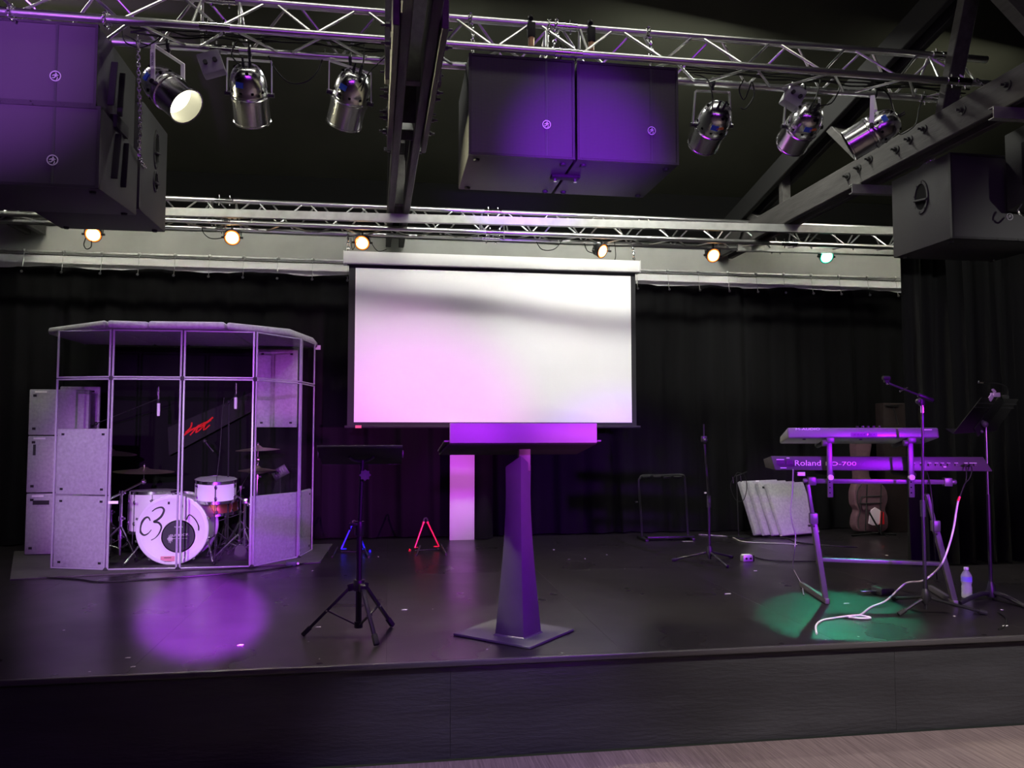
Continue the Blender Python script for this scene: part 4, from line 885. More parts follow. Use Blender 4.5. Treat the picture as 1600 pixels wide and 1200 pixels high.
def cstand(label, base, ztop, cc, r, tilt, boom=True):
    th = thing('cymbal_stand', label, 'cymbal stand', (base[0], base[1], .012))
    MB().tube([V(base[0], base[1], .05), V(base[0], base[1], ztop * .55), V(base[0], base[1], ztop)], [.014, .012, .010], 10).build('pole', m_chrome, th)
    for zz in (ztop * .35, ztop * .62, ztop): MB().cyl((base[0], base[1], zz - .02), (base[0], base[1], zz + .02), .019, 10).sphere((base[0] + .03, base[1] - .01, zz), .012, 8, 6).build('joint', m_chrome, th)
    tripod(th, base, .30, .27, a0=base[0] * 3)
    c = V(cc)
    if boom:
        e = c + V(0, 0, -.09); d = (e - V(base[0], base[1], ztop)).normalized()
        MB().cyl(V(base[0], base[1], ztop) - d * .28, e, .009, 8).build('boom_arm', m_chrome, th); MB().sphere(e, .026, 10, 8).build('tilter', m_chrome, th); MB().cyl(e, c, .006, 8).build('post', m_chrome, th)
    else: MB().cyl((base[0], base[1], ztop), c, .006, 8).build('post', m_chrome, th)
    cymbal(th, c, r, tilt); return th
s1 = PY(190, 770, 7.62); c1 = PY(225, 737, 7.82)
cstand('boom cymbal stand with a wide ride cymbal over the floor tom', (s1.x, 7.62), s1.z, c1, .26, (.03, -.03, 1))
s2 = PY(174, 800, 7.95); c2 = PY(172, 708, 7.95)
cstand('cymbal stand partly hidden by the left booth post', (s2.x, 7.95), s2.z, c2, .23, (.10, -.05, 1), False)
s3 = PY(376, 762, 7.95); c3 = PY(403, 703, 7.85)
cstand('cymbal stand with a small crash cymbal at the right of the kit', (s3.x, 7.95), s3.z, c3, .2, (-.03, -.03, 1))
hh = cstand('hi hat stand with two stacked cymbals at the right of the kit', (PY(402, 740, 7.72).x, 7.72), PY(402, 745, 7.72).z, PY(402, 735, 7.72), .17, (0, 0, 1), False)
MB().lathe([(.17, 0), (.1, -.01), (.04, -.025), (.006, -.027)], PY(402, 735, 7.72) + V(0, 0, -.006), (0, 0, 1), 40, cap=False).build('lower_cymbal', m_cym, hh)
def micstand(label, base, poletop, tip, mic=None):
    th = thing('boom_microphone_stand', label, 'microphone stand', (base[0], base[1], .012))
    MB().cyl((base[0], base[1], .04), poletop, .008, 8).build('pole', m_black, th); tripod(th, base, .18, .24, m=m_black, r=.007)
    d = (V(tip) - V(poletop)).normalized(); MB().cyl(V(poletop) - d * .12, tip, .0045, 8).build('boom_arm', m_steel, th); MB().sphere(poletop, .018, 8, 6).build('joint', m_black, th)
    return th
def pencil(label, px, y0, y1, Y):
    a = PY(px, y0, Y); b = PY(px, y1, Y); th = thing('pencil_microphone', label, 'microphone', b)
    MB().cyl(a, a.lerp(b, .42), .011, 10).cyl(a + V(0, 0, .012), a, .006, 8).build('cable_plug', m_chrome, th)
    MB().cyl(a.lerp(b, .42), a.lerp(b, .55), .013, 10).build('clip', m_rubber, th)
    MB().lathe([(.012, 0), (.0145, .02), (.0145, (a - b).length * .45)], b, (0, 0, 1), 12).build('body', m_white, th)
t1 = PY(245, 624, 7.75)
micstand('boom stand reaching the left white pencil microphone in the booth', (PY(150, 800, 8.05).x, 8.05), PY(150, 662, 8.05), t1 + V(.0, 0, .0))
pencil('left white pencil microphone hanging above the drums', 247.5, 606, 650, 7.75)
t2 = PY(366, 620, 7.75)
micstand('thin microphone stand beside the right white pencil microphone', (PY(357, 800, 7.60).x, 7.60), PY(357.5, 628, 7.60), t2)
pencil('right white pencil microphone hanging above the drums', 368, 599, 639, 7.75)
cable('thin cable hanging in front of the rack tom', [PY(350, 622, 7.5), PY(347, 650, 7.42), PY(344, 700, 7.36), PY(339, 745, 7.33), PY(336, 775, 7.32), V(PY(336, 870, 7.32).x, 7.32, .02)], .003, m_steel)
dm = thing('dynamic_microphone', 'small round headed microphone on a short arm above the rack tom', 'microphone', PY(333, 706, 7.9))
MB().sphere(PY(320, 689, 7.9), .022).build('grille_ball', m_steel, dm); MB().cyl(PY(321, 691, 7.9), PY(333, 706, 7.9), .012, 10, r1=.009).build('body', m_black, dm)
pm = thing('personal_mixer', 'small black monitor mixer with faders at the right inside the booth', 'mixer', PY(438, 752, 7.95))
Rm = (V(.87, 0, .5), V(0, 1, 0), V(-.5, 0, .87)); MB().box(PY(438, 738, 7.95), (.15, .04, .10), Rm).build('case', m_black, pm, bevel=.004)
for k in range(5): MB().box(PY(438, 738, 7.93) + Rm[0] * (-.05 + k * .024), (.008, .012, .05), Rm).build('fader', m_steel, pm)
MB().cyl(PY(438, 740, 7.97), V(PY(438, 740, 7.97).x, 7.97, .012), .009, 8).build('pole', m_black, pm)
MB().lathe([(.13, 0), (.13, .012), (.02, .03)], V(PY(438, 740, 7.97).x, 7.97, .012), (0, 0, 1), 20).build('base', m_black, pm)
tr = thing('drum_throne', 'black drum stool behind the kit', 'stool', (-1.55, 8.12, .012))
MB().lathe([(.15, .44), (.17, .46), (.17, .51), (.15, .53)], (-1.55, 8.12, 0), (0, 0, 1), 28).build('seat', m_blackmat, tr); MB().cyl((-1.55, 8.12, .06), (-1.55, 8.12, .44), .014, 10).build('pole', m_chrome, tr); tripod(tr, (-1.55, 8.12), .26, .2)
pd = thing('kick_pedal', 'chrome and black foot pedal on the floor behind the snare stand', 'pedal', PZ(380, 868, .012))
pb = PZ(380, 868, .012); pp0 = PY(360, 852, 7.62); MB().bar(V(pp0.x, 7.62, .03), V(pb.x + .03, 7.4, .15), .05, .012).build('footboard', m_chrome, pd, bevel=.003); MB().box((pb.x + .02, 7.42, .05), (.10, .06, .08)).build('base', m_black, pd, bevel=.006); MB().lathe([(.05, -.004), (.05, .004)], (pb.x + .03, 7.36, .10), (0, 1, 0), 18).build('cam', m_black, pd)
pbx = thing('power_adapter', 'small dark box with a white light at the front right foot of the booth', 'box', PZ(455, 883))
c = PZ(455, 884); MB().box(c + V(0, 0, .018), (.085, .06, .036)).build('case', mat('dark_teal_plastic', (.02, .04, .045), .5), pbx, bevel=.004); MB().sphere(c + V(.055, 0, .018), .012).build('plug', m_white, pbx)
def fl_(pts, dz=.006): return [PZ(x, y, 0) + V(0, 0, dz) for x, y in pts]
cable('long black cable lying along the front of the drum booth mat', fl_([(60, 903), (120, 906), (150, 910), (190, 909), (250, 905), (320, 900), (400, 893), (450, 886), (480, 880)]), .006)
cable('thin loop of cable on the floor right of the drum booth', fl_([(490, 866), (496, 861), (508, 861), (512, 866), (500, 872), (492, 870)]), .004)
# ================================================================ white board between the curtains, guitar stands
a = PY(703, 708, 8.50); b = PY(741, 841, 8.50)
wb = MB().box(((a.x + b.x) / 2, 8.50, .475), (b.x - a.x, .02, .95)).build('white_board', mat('white_gloss_board', (.62, .62, .62), .55, 0, .4), bevel=.002); tag(wb, 'tall narrow white board standing in the curtain gap, lit magenta', 'board')
ek = [(0, 731), (.19, 733.5), (.27, 736.5), (.45, 737.5), (.6, 736), (.75, 735), (1.0, 733)]
def fold(u, v):
    z = .006 + 1.0 * v
    for (v0, e0), (v1, e1) in zip(ek, ek[1:]):
        if v0 <= v <= v1: e = e0 + (e1 - e0) * (v - v0) / (v1 - v0)
    x0 = PY(e, 780, 8.45).x; x1 = PY(775, 780, 8.45).x; q = PI * u
    return V(x0 + (x1 - x0) * u, 8.70 - .23 * math.sin(max(q, .0)) ** .5 if u > 0 else 8.7, z)
MB().grid(fold, 16, 20).build('gathered_fold', m_curt, bc, smooth=80)
def gstand(label, apex, legs, feet, tip, col, Y):
    th = thing('guitar_stand', label, 'guitar stand', PZ(apex[0], legs[0][1] + 4))
    m_ = col; A0 = PY(apex[0], apex[1] + 6, Y + .02)
    m = MB().tube(smooth_path([PY(apex[0] - 3.5, apex[1] + 9, Y), PY(apex[0] - 2, apex[1] + 1.5, Y + .01), PY(apex[0] + 2, apex[1] + 1.5, Y + .01), PY(apex[0] + 3.5, apex[1] + 9, Y)], 5), .008, 8); m.build('yoke', m_steel, th)
    for s, (lx, ly) in zip((-1, 1), legs):
        top = PY(apex[0] + s * 3, apex[1] + 7, Y); bot = PY(lx, ly, Y - .05)
        l = MB().cyl(top, bot, .0085, 8).build('upright', m_, th); MB().cyl(top.lerp(bot, -.02), top.lerp(bot, .05), .012, 8).build('collar', m_, l)
        MB().cyl(bot, bot + V(-s * .05, -.0, .002), .007, 8).build('elbow', m_, l)
    for (x0, y0, x1, y1) in feet: MB().cyl(PZ(x0, y0) + V(0, 0, .010), PY(x1, y1, Y + .02), .009, 8).build('foot_bar', m_steel, th)
    l0 = PY(legs[0][0], legs[0][1] + 4, Y - .05); l1 = PY(legs[1][0], legs[1][1] + 4, Y - .05); MB().cyl(l0, l1, .004, 6).build('cross_rod', m_steel, th)
    MB().sphere(V(*PY(*tip, Y - .06)), .017, 10, 8, (.8, .8, 1.3)).build('end_cap', m_, th)
    return th
m_blue = mat('blue_tube', (.02, .03, .85), .35); m_redt = mat('red_tube', (.85, .02, .03), .35)
gstand('folding A-frame guitar stand with blue tubes behind the laptop stand', (553, 813), ((533, 858), (570, 858)), ((519, 872, 527, 855), (576, 872, 568, 855)), (578, 862), m_blue, 7.85)
gstand('folding A-frame guitar stand with red tubes left of the white board', (665, 810 - 1), ((648, 856), (686, 854)), ((650, 869, 656, 853), (697, 868, 689, 851)), (640, 861), m_redt, 7.85)

# ================================================================ back right: frame rack, microphone stand, cable stand, felt panels
fr_ = thing('frame_rack', 'low black tube frame rack on flat feet in front of the curtain', 'rack', PZ(1040, 838))
Yr = 8.22
MB().tube(smooth_path([PY(1003, 838, Yr), PY(1001, 800, Yr), PY(998, 756, Yr), PY(1000, 747, Yr), PY(1006, 743, Yr), PY(1036, 742.5, Yr), PY(1063, 742, Yr), PY(1069, 745, Yr), PY(1070.5, 756, Yr), PY(1073, 800, Yr), PY(1075, 836, Yr)], 5), .012, 8).build('hoop', m_black, fr_)
for y in ((1003, 746), (1020, 745), (1036, 746), (1052, 745)): MB().cyl(PY(y[0], y[1], Yr), PY(y[0] + 12, 744.5, Yr), .017, 8).build('grip_sleeve', m_rubber, fr_)
for (x, y) in ((1003, 838), (1075, 836)):
    p = PY(x, y, Yr); MB().box((p.x, Yr - .02, .014), (.035, .30, .026)).build('foot', m_black, fr_, bevel=.004)
p0 = PY(1003, 834, Yr); p1_ = PY(1075, 834, Yr); MB().box(((p0.x + p1_.x) / 2 + .03, Yr - .06, .035), (p1_.x - p0.x, .10, .02)).build('shelf', m_black, fr_, bevel=.003)
MB().cyl(PY(998, 784, Yr) + V(-.01, -.0, 0), PY(998, 784, Yr) + V(-.04, 0, 0), .01, 8).build('knob', m_chrome, fr_)
def floorstand(label, base, top, r, feet, hubz, parts=(), name='microphone_stand'):
    th = thing(name, label, 'microphone stand', (base.x, base.y, 0))
    zm = .52 * top.z
    MB().tube([V(base.x, base.y, hubz * .35), V(base.x, base.y, zm)], r * 1.35, 10).build('lower_tube', m_black, th)
    MB().tube([V(base.x, base.y, zm), V(top)], r, 10).build('upper_tube', m_black, th)
    MB().cyl((base.x, base.y, zm - .055), (base.x, base.y, zm + .045), r * 1.9, 12).build('clutch', mat('clutch_plastic', (.035, .035, .04), .35), th)
    MB().lathe([(r * 2.0, -.04), (r * 3.2, -.02), (r * 3.0, .03), (r * 1.8, .05)], (base.x, base.y, hubz), (0, 0, 1), 14).build('leg_hub', m_black, th)
    for f in feet:
        f = V(f.x, f.y, .012); h = V(base.x, base.y, hubz); d = (f - h).normalized(); l = MB().cyl(h + d * .03, f, .0095, 8).build('leg', m_black, th); MB().cyl(f - d * .05, f, .015, 8).build('rubber_foot', m_rubber, l)
    return th
mb = PZ(1109, 880); ms = floorstand('straight black microphone stand in front of the back curtain', mb, PY(1101, 694, mb.y), .009, [PZ(1050, 877), PZ(1137, 888), PZ(1144, 872)], .10)
t = PY(1100, 686, mb.y); MB().box(t, (.045, .04, .05)).sphere(t + V(.0, -.02, -.01), .022).build('clip_joint', m_black, ms, bevel=.006); MB().cyl(t, t + V(0, 0, .13), .007, 8).build('clip', m_black, ms)
MB().box(PY(1102, 770, mb.y - .03), (.018, .01, .012)).build('cable_tag', m_label, ms)
cs = thing('cable_stand', 'thin stand draped with a coiled black cable left of the felt panels', 'stand', PZ(1155, 831))
Yc = 8.25; e0 = PY(1154, 831, Yc)
MB().cyl((e0.x, Yc, .01), PY(1151, 745, Yc), .006, 8).build('pole', m_steel, cs); MB().cyl(PY(1150, 744, Yc), PY(1167, 737, Yc), .006, 8).build('hook', m_steel, cs)
MB().lathe([(.12, 0), (.12, .012), (.02, .022)], (e0.x, Yc, 0), (0, 0, 1), 20).build('base', m_black, cs)
MB().tube(smooth_path([PY(1152, 738, Yc - .02), PY(1142, 755, Yc - .03), PY(1144, 770, Yc - .03), PY(1151, 782, Yc - .03), PY(1162, 781, Yc - .03), PY(1167, 760, Yc - .03), PY(1163, 742, Yc - .02), PY(1152, 738, Yc - .02)]), .004, 6).build('cable_coil', m_cable, cs)
for q in ((1145, 749), (1157, 747)): MB().cyl(PY(q[0], q[1] - 4, Yc - .04), PY(q[0] + 1, q[1] + 6, Yc - .04), .009, 8).build('plug', m_chrome, cs)
def slab(label, L, off, w_, h_, ang, lean, tag_=None, first=False):
    d = V(math.cos(ang), math.sin(ang), 0); n = V(math.sin(ang), -math.cos(ang), 0); up_ = (V(0, 0, 1) * math.cos(lean) - n * math.sin(lean)); nn = d.cross(up_)
    th = thing('felt_panel', label, 'panel', (L.x + d.x * w_ / 2, L.y + d.y * w_ / 2, 0), None)
    o = L + V(0, 0, .022); cc = o + d * (w_ / 2) + up_ * (h_ / 2)
    MB().box(cc, (w_, .05, h_), (d, nn, up_)).build('board', m_felt, th, bevel=.010)
    if tag_ == 'top': MB().box(o + d * w_ * .45 + up_ * (h_ - .012) + nn * .027, (.05, .003, .014), (d, nn, up_)).build('white_strip', m_label, th)
    if tag_ == 'tab': MB().box(o + d * .06 + up_ * (h_ - .06) + nn * .027, (.026, .004, .022), (d, nn, up_)).build('fastener_tab', m_rubber, th)
    if first: MB().box(o + d * (w_ - .11) + up_ * .08 + nn * .027, (.09, .004, .024), (d, nn, up_)).build('slot', m_black, th)
ang = .36; ln = .38; L0 = PZ(1221, 841)
nn_ = V(math.sin(ang), -math.cos(ang), 0)
for i, (lab, tg) in enumerate((('front grey felt panel leaning towards the curtain behind the keyboards', None), ('second grey felt panel of the leaning row, just behind the front one', 'tab'), ('third grey felt panel of the leaning row, between second and rearmost', None), ('rearmost grey felt panel of the leaning row, furthest left', 'top'))):
    slab(lab, L0 - nn_ * (.056 * i) + V(-.066 * i, -.02 * i, 0), 0, .58, .585 + .008 * i, ang, ln, tg, i == 0)

# ================================================================ keyboards on their stand
m_kb = mat('keyboard_body', (.055, .05, .06), .38, 0, .5, bump=.05, bscale=300); m_kb2 = mat('silver_keyboard_body', (.17, .17, .175), .32, .2)
m_letter = mat('pale_lettering', (.80, .78, .82), .4); m_ivory = mat('ivory_key', (.7, .7, .68), .3)
m_frame = mat('stand_steel', (.10, .09, .105), .36, .3)
kl = PD(1205, 724, 5.42); kr = PD(1551, 725, 5.24)
d = V(kr.x - kl.x, kr.y - kl.y, 0); KL = d.length; d.normalize(); n = V(-d.y, d.x, 0); zz = V(0, 0, 1)
zt, zb = .978, .884
k1 = thing('stage_piano', 'long dark stage piano on the lower tier with pink lit lettering', 'keyboard', V((kl.x + kr.x) / 2, (kl.y + kr.y) / 2, zb))
def K(u, v, z): return V(kl.x, kl.y, 0) + d * u + n * v + zz * z
MB().hexa([K(.025, 0, zb), K(KL + .0, 0, zb), K(KL + .0, .36, zb), K(.025, .36, zb), K(0, .012, zt), K(KL - .05, .012, zt), K(KL - .05, .30, zt - .03), K(0, .30, zt - .03)]).build('body', m_kb, k1, bevel=.005)
MB().box(K(KL * .5, .29, zt - .035), (KL - .16, .14, .02), (d, n, zz)).build('white_keys', m_ivory, k1); bk = MB()
for i in range(36): bk.box(K(.12 + i * (KL - .24) / 35, .265, zt - .02), (.012, .085, .012), (d, n, zz))
bk.build('black_keys', m_black, k1)
def KP(px, py): # point on the back panel at this pixel
    r = ray(px, py); o = V(kl.x, kl.y, 0); t = (o - EYE).dot(n) / r.dot(n); return EYE + r * t
text('Roland', KP(1242, 727.5), KP(1282.5, 727.5), .036, -n, 'lettering', m_letter, k1, up=zz)
text('RD-700', KP(1290, 727.5), KP(1338, 727.5), .026, -n, 'lettering', m_letter, k1, up=zz)
text('NX', KP(1339.5, 727.5), KP(1352, 727.5), .020, -n, 'lettering', m_strip, k1, up=zz)
sk = MB()
for (x, y, w_, h_) in ((1219, 721, .05, .03), (1233, 722, .035, .028)): sk.box(KP(x, y) - n * .001, (w_, .006, h_), (d, n, zz))
sk.build('power_socket', m_black, k1); ln_ = MB()
for (x, y, w_) in ((1219, 718, .05), (1231, 715.5, .02), (1224, 731, .04)): ln_.box(KP(x, y) - n * .004, (w_, .003, .005), (d, n, zz))
ln_.build('socket_print', m_letter, k1)
for i, x in enumerate((1427, 1440, 1452, 1463, 1472, 1482, 1494, 1509, 1517, 1523)):
    MB().lathe([(.008, 0), (.008, .010), (.004, .010)], KP(x, 726) , -n, 10).build('jack_socket', m_black, k1)
    MB().box(KP(x, 723.5) - n * .002, (.022, .002, .003), (d, n, zz)).build('socket_print', m_letter, k1)
MB().box(KP(1476, 729.5) - n * .002, (.018, .002, .007), (d, n, zz)).build('small_label', m_letter, k1)
tg = thing('cable_tag', 'small pink lit label hanging under the left end of the stage piano', 'label', KP(1252, 743)); MB().box(KP(1252, 740.5) + n * .0, (.048, .012, .024), (d, n, zz)).build('card', m_label, tg); MB().cyl(KP(1241, 736), KP(1247, 740.5), .003, 6).build('string', m_cable, tg)
# upper keyboard
ul = PD(1231, 676, 5.36); ur = PD(1468, 677, 5.24)
d2 = V(ur.x - ul.x, ur.y - ul.y, 0); UL = d2.length; d2.normalize(); n2 = V(-d2.y, d2.x, 0)
k2 = thing('synthesizer', 'shorter silver topped keyboard tilted on the upper tier', 'keyboard', V((ul.x + ur.x) / 2, (ul.y + ur.y) / 2, 1.06))
def U(u, v, z): return V(ul.x, ul.y, 0) + d2 * u + n2 * v + zz * z
MB().hexa([U(0, 0, 1.102), U(UL, 0, 1.102), U(UL, .28, 1.058), U(0, .28, 1.058), U(0, .015, 1.172), U(UL, .015, 1.172), U(UL, .26, 1.112), U(0, .26, 1.112)]).build('body', m_kb2, k2, bevel=.012, seg=3)
MB().box(U(UL * .5, .24, 1.112), (UL - .1, .10, .018), (d2, n2, zz)).build('white_keys', m_ivory, k2)
bk = MB()
for i in range(24): bk.box(U(.08 + i * (UL - .16) / 23, .22, 1.128), (.012, .06, .012), (d2, n2, zz))
bk.build('black_keys', m_black, k2)
def UP_(px, py, off=0): r = ray(px, py); o = V(ul.x, ul.y, 0) - n2 * off; t = (o - EYE).dot(n2) / r.dot(n2); return EYE + r * t
MB().box(UP_(1350, 679), (.165, .004, .024), (d2, n2, zz)).build('connector_panel', m_kb, k2)
for k in range(7): MB().lathe([(.006, 0), (.006, .006), (.003, .006)], UP_(1335 + k * 5, 679, .002), -n2, 8).build('jack_socket', m_black if k != 4 else m_chrome, k2)
text('M-AUDIO', UP_(1244, 672, .001) + n2 * .012, UP_(1282, 672, .001) + n2 * .012, .014, -n2, 'lettering', m_letter, k2, up=zz)
MB().box(UP_(1450, 671.5, 0) + n2 * .008, (.055, .003, .006), (d2, n2, zz)).build('small_print', m_letter, k2)
for k in range(5): MB().cyl(U(.40 + k * .035 + .06, .05, 1.155), U(.40 + k * .035 + .06, .05, 1.182), .009, 10).build('knob', m_black, k2)
for u in (.12, .5, .9): MB().cyl(U(UL * u, .05, 1.097), U(UL * u, .05, 1.088), .010, 8).build('foot', m_rubber, k2)
# stand
ks = thing('keyboard_stand', 'two tier black steel keyboard stand with slanted purple lit leg', 'keyboard stand', PZ(1375, 930))
def on(px, py, off=0.0): r = ray(px, py); o = V(kl.x, kl.y, 0) - n * off; t = (o - EYE).dot(n) / r.dot(n); return EYE + r * t
m_pk = mat('pale_knob', (.6, .58, .62), .4)
for x in (1296.5, 1423.5):
    a = on(x, 691, .045); b = on(x, 777, .045)
    up_ = MB().box((a + b) / 2, (.034, .016, (a - b).length), (d, n, zz)).build('upright', m_frame, ks, bevel=.003)
    ho = MB()
    for k in range(4): ho.cyl(b + zz * (.03 + k * .035) - n * .0085, b + zz * (.03 + k * .035) - n * .0095, .005, 8)
    ho.build('hole', m_void, up_)
    kn = on(x + 2, 746, .07); MB().cyl(kn, kn + n * .03, .018, 14).build('knob', m_pk, ks)
    ar = a + zz * .025; MB().cyl(ar - n * .0, ar + n * .33 - zz * .052, .019, 12).build('support_arm', m_rubber, ks)
    MB().box(ar + zz * -.012, (.05, .045, .035), (d, n, zz)).cyl(ar + d * -.05 - zz * .03, ar + d * -.02 - zz * .03, .022, 12).build('arm_clamp', m_frame, ks, bevel=.003)
    lo = on(x, 737, .0) ; lo.z = zb - .022; MB().cyl(lo - n * .04, lo + n * .34, .019, 12).build('support_arm', m_rubber, ks)
a = on(1268, 752, .01); b = on(1480, 752.5, .01); a.z = b.z = (a.z + b.z) / 2
MB().bar(a, b, .036, .03, (0, 0, 1)).build('crossbar', m_frame, ks, bevel=.003)
for q, s in ((a, -1), (b, 1)): MB().box(q, (.05, .05, .055), (d, n, zz)).cyl(q + d * s * .025, q + d * s * .055, .016, 10).build('bar_clamp', m_frame, ks, bevel=.004)
for (tx, ty, fx, fy, gx, gy) in ((1262, 757, 1293, 945, 1252, 917), (1448, 772, 1494, 948, 1454, 923)):
    fn = PZ(fx, fy); ff = PZ(gx, gy); fd = (ff - fn).normalized()
    MB().bar(fn + zz * .022, ff + zz * .022, .03, .036, (0, 0, 1)).build('foot', m_frame, ks, bevel=.004)
    bt = fn + fd * .045 + zz * .04; tp = on(tx, ty, .02)
    lg = MB().bar(bt, bt.lerp(tp, .72), .046, .034, d).build('leg', m_frame, ks, bevel=.003); MB().bar(bt.lerp(tp, .65), tp, .032, .022, d).build('leg_extension', m_frame, lg, bevel=.002)
    qq = bt.lerp(tp, .70); MB().box(qq - n * .01, (.052, .04, .07), (d, n, zz)).build('sleeve', m_frame, lg, bevel=.004); MB().cyl(qq - n * .03 - zz * .05, qq - n * .02 - zz * .05, .006, 8).build('screw', m_chrome, lg)
    ll = (bt, tp); 
    if fx < 1300: left = ll
    else: right = ll
pa = left[0].lerp(left[1], .33); pb_ = right[0].lerp(right[1], .33); MB().bar(pa + n * .03, pb_ + n * .03, .056, .024, (0, 0, 1)).build('lower_crossbar', m_frame, ks, bevel=.003)
for q in (pa, pb_): MB().box(q + n * .02, (.03, .03, .07), (d, n, zz)).build('bar_bracket', m_frame, ks, bevel=.003)

# ================================================================ boom microphone stand in front of the keyboards
mb = PZ(1447, 962); bm_ = floorstand('boom microphone stand in front of the keyboards with an empty clip', mb, PY(1441.5, 640, mb.y), .0085, [PZ(1404, 963), PZ(1541, 961), PZ(1396, 938)], .115, name='boom_stand')
pv = PY(1441, 622, mb.y); MB().cyl(PY(1441.5, 645, mb.y), PY(1441.3, 634, mb.y), .011, 10).build('collar', m_chrome, bm_); MB().box(PY(1440, 628, mb.y), (.03, .03, .05)).sphere(PY(1435, 627, mb.y - .02), .018).build('pivot', m_black, bm_, bevel=.006)
tp = PY(1387, 598.5, mb.y - .02); bk_ = PY(1458, 626, mb.y - .02); dd = (tp - bk_).normalized()
MB().cyl(bk_ + dd * .06, tp, .0065, 8).build('boom_arm', m_steel, bm_); MB().tube([bk_, bk_ + dd * .01, bk_ + dd * .04, bk_ + dd * .10, bk_ + dd * .11], [.010, .014, .014, .016, .010], 12).build('grip', m_black, bm_)
MB().cyl(PY(1412, 608, mb.y - .03), PY(1406, 612, mb.y - .03), .004, 6).cyl(PY(1406, 611, mb.y - .03), PY(1418, 605.5, mb.y - .03), .004, 6).build('cable_clip', m_chrome, bm_)
cl = MB().cyl(PY(1379, 590.5, mb.y - .03), PY(1390, 591, mb.y - .03), .013, 12).box(PY(1385, 595, mb.y - .02), (.03, .022, .02)); cl.build('microphone_clip', m_rubber, bm_, bevel=.003); MB().sphere(PY(1386.5, 599, mb.y - .025), .010, 8, 6).build('clip_screw', m_chrome, bm_)

# ================================================================ music stand at the right
mp = PZ(1549, 938); mu = thing('music_stand', 'black music stand with tilted tray at the far right of the stage', 'music stand', mp)
MB().tube([V(mp.x, mp.y, .05), PY(1544, 772, mp.y)], .0125, 12).build('lower_tube', m_black, mu); MB().tube([PY(1544, 773, mp.y), PY(1540.5, 668, mp.y)], .0085, 12).build('upper_tube', m_chrome, mu)
MB().lathe([(.03, -.02), (.036, 0), (.026, .05), (.016, .08)], (mp.x, mp.y, .045), (0, 0, 1), 14).build('leg_hub', m_black, mu)
for f in (PZ(1500, 945), PZ(1604, 951), PZ(1552, 924)):
    f = V(f.x, f.y, .012); h = V(mp.x, mp.y, .05); dv = f - h
    MB().tube(smooth_path([h, h + dv * .3 + zz * .015, h + dv * .6 + zz * .012, f], 4), [.016] * 12 + [.013], 10).build('leg', m_black, mu)
hb = PY(1539, 663, mp.y - .02); MB().sphere(hb, .022).cyl(hb, hb + V(.01, .06, .03), .016, 8).sphere(hb + V(-.025, 0, -.05), .011, 8, 6).build('tilt_joint', mat('grey_joint', (.10, .09, .11), .35), mu)
ca, cb, cc_, ce = PD(1489, 678, 5.36), PD(1556, 674, 5.60), PD(1592, 624, 5.78), PD(1534, 621, 5.54)
nr = (cb - ca).cross(ce - ca).normalized()
if nr.y < 0: nr = -nr
tr_ = MB().prism([ca, cb, cc_, ce], nr * .006).build('tray', m_blackmat, mu, bevel=.001, seg=1)
MB().bar(ca.lerp(cb, .5) - nr * .008, ce.lerp(cc_, .5) - nr * .008, .07, .012, nr).build('spine', m_black, mu, bevel=.003)
for t_ in (.72, .84): MB().bar(ca.lerp(ce, t_) - nr * .003, cb.lerp(cc_, t_) - nr * .003, .006, .012, nr).build('rib', m_strip, tr_)
MB().prism([ca, cb, cb + nr * .06 + V(0, 0, .012), ca + V(-.052, 0, .032)], V(0, 0, .004)).build('ledge', m_black, mu)
cp_ = PD(1555, 617, 5.6); MB().box(cp_, (.05, .04, .03)).bar(cp_ + V(-.02, 0, .0), cp_ + V(-.05, 0, -.04), .012, .03).bar(cp_ + V(.0, 0, .02), cp_ + V(-.02, 0, .04), .02, .012).build('spring_clip', mat('violet_clip', (.35, .18, .5), .4), mu, bevel=.003)
MB().tube(smooth_path([PD(1572, 622, 5.62), PD(1575, 612, 5.60), PD(1571, 604, 5.58), PD(1560, 599.5, 5.55), PD(1545, 598, 5.52), PD(1532, 597, 5.5)], 5), .005, 8).box(PD(1571, 620, 5.62), (.03, .03, .025)).build('gooseneck_lamp', m_black, mu); MB().cyl(PD(1529, 597, 5.5), PD(1536, 597.5, 5.5), .010, 10).build('lamp_head', m_chrome, mu)

# ================================================================ bottle, pedals, cables
bp = PZ(1511, 934); bt = thing('water_bottle', 'clear plastic water bottle standing on the stage by the music stand', 'bottle', bp)
prof = [(.030, .002), (.034, .008), (.034, .03), (.031, .04), (.034, .05), (.031, .06), (.034, .07), (.030, .085), (.029, .092), (.033, .105), (.034, .11), (.034, .148), (.031, .158), (.020, .178), (.013, .186), (.013, .196)]
MB().lathe(prof, bp, (0, 0, 1), 24).build('body', m_pet, bt, smooth=60); MB().lathe([(.0347, .112), (.0347, .146)], bp, (0, 0, 1), 24, cap=False).build('label', mat('blue_label', (.25, .22, .75), .4), bt)
MB().lathe([(.029, .006), (.031, .05), (.028, .09), (.032, .108)], bp, (0, 0, 1), 20).build('water', m_pet, bt, smooth=60)
MB().lathe([(.0155, .192), (.0155, .207), (.014, .209)], bp, (0, 0, 1), 18).build('cap', m_white, bt)
pp_ = PZ(1376, 930); sp2 = thing('sustain_pedal', 'small black sustain pedal on the floor between the stand legs', 'pedal', pp_)
MB().hexa([pp_ + V(-.02, -.04, .002), pp_ + V(.09, -.03, .002), pp_ + V(.07, .07, .002), pp_ + V(-.04, .06, .002), pp_ + V(-.015, -.035, .05), pp_ + V(.085, -.028, .05), pp_ + V(.065, .065, .055), pp_ + V(-.035, .055, .055)]).build('body', m_black, sp2, bevel=.004)
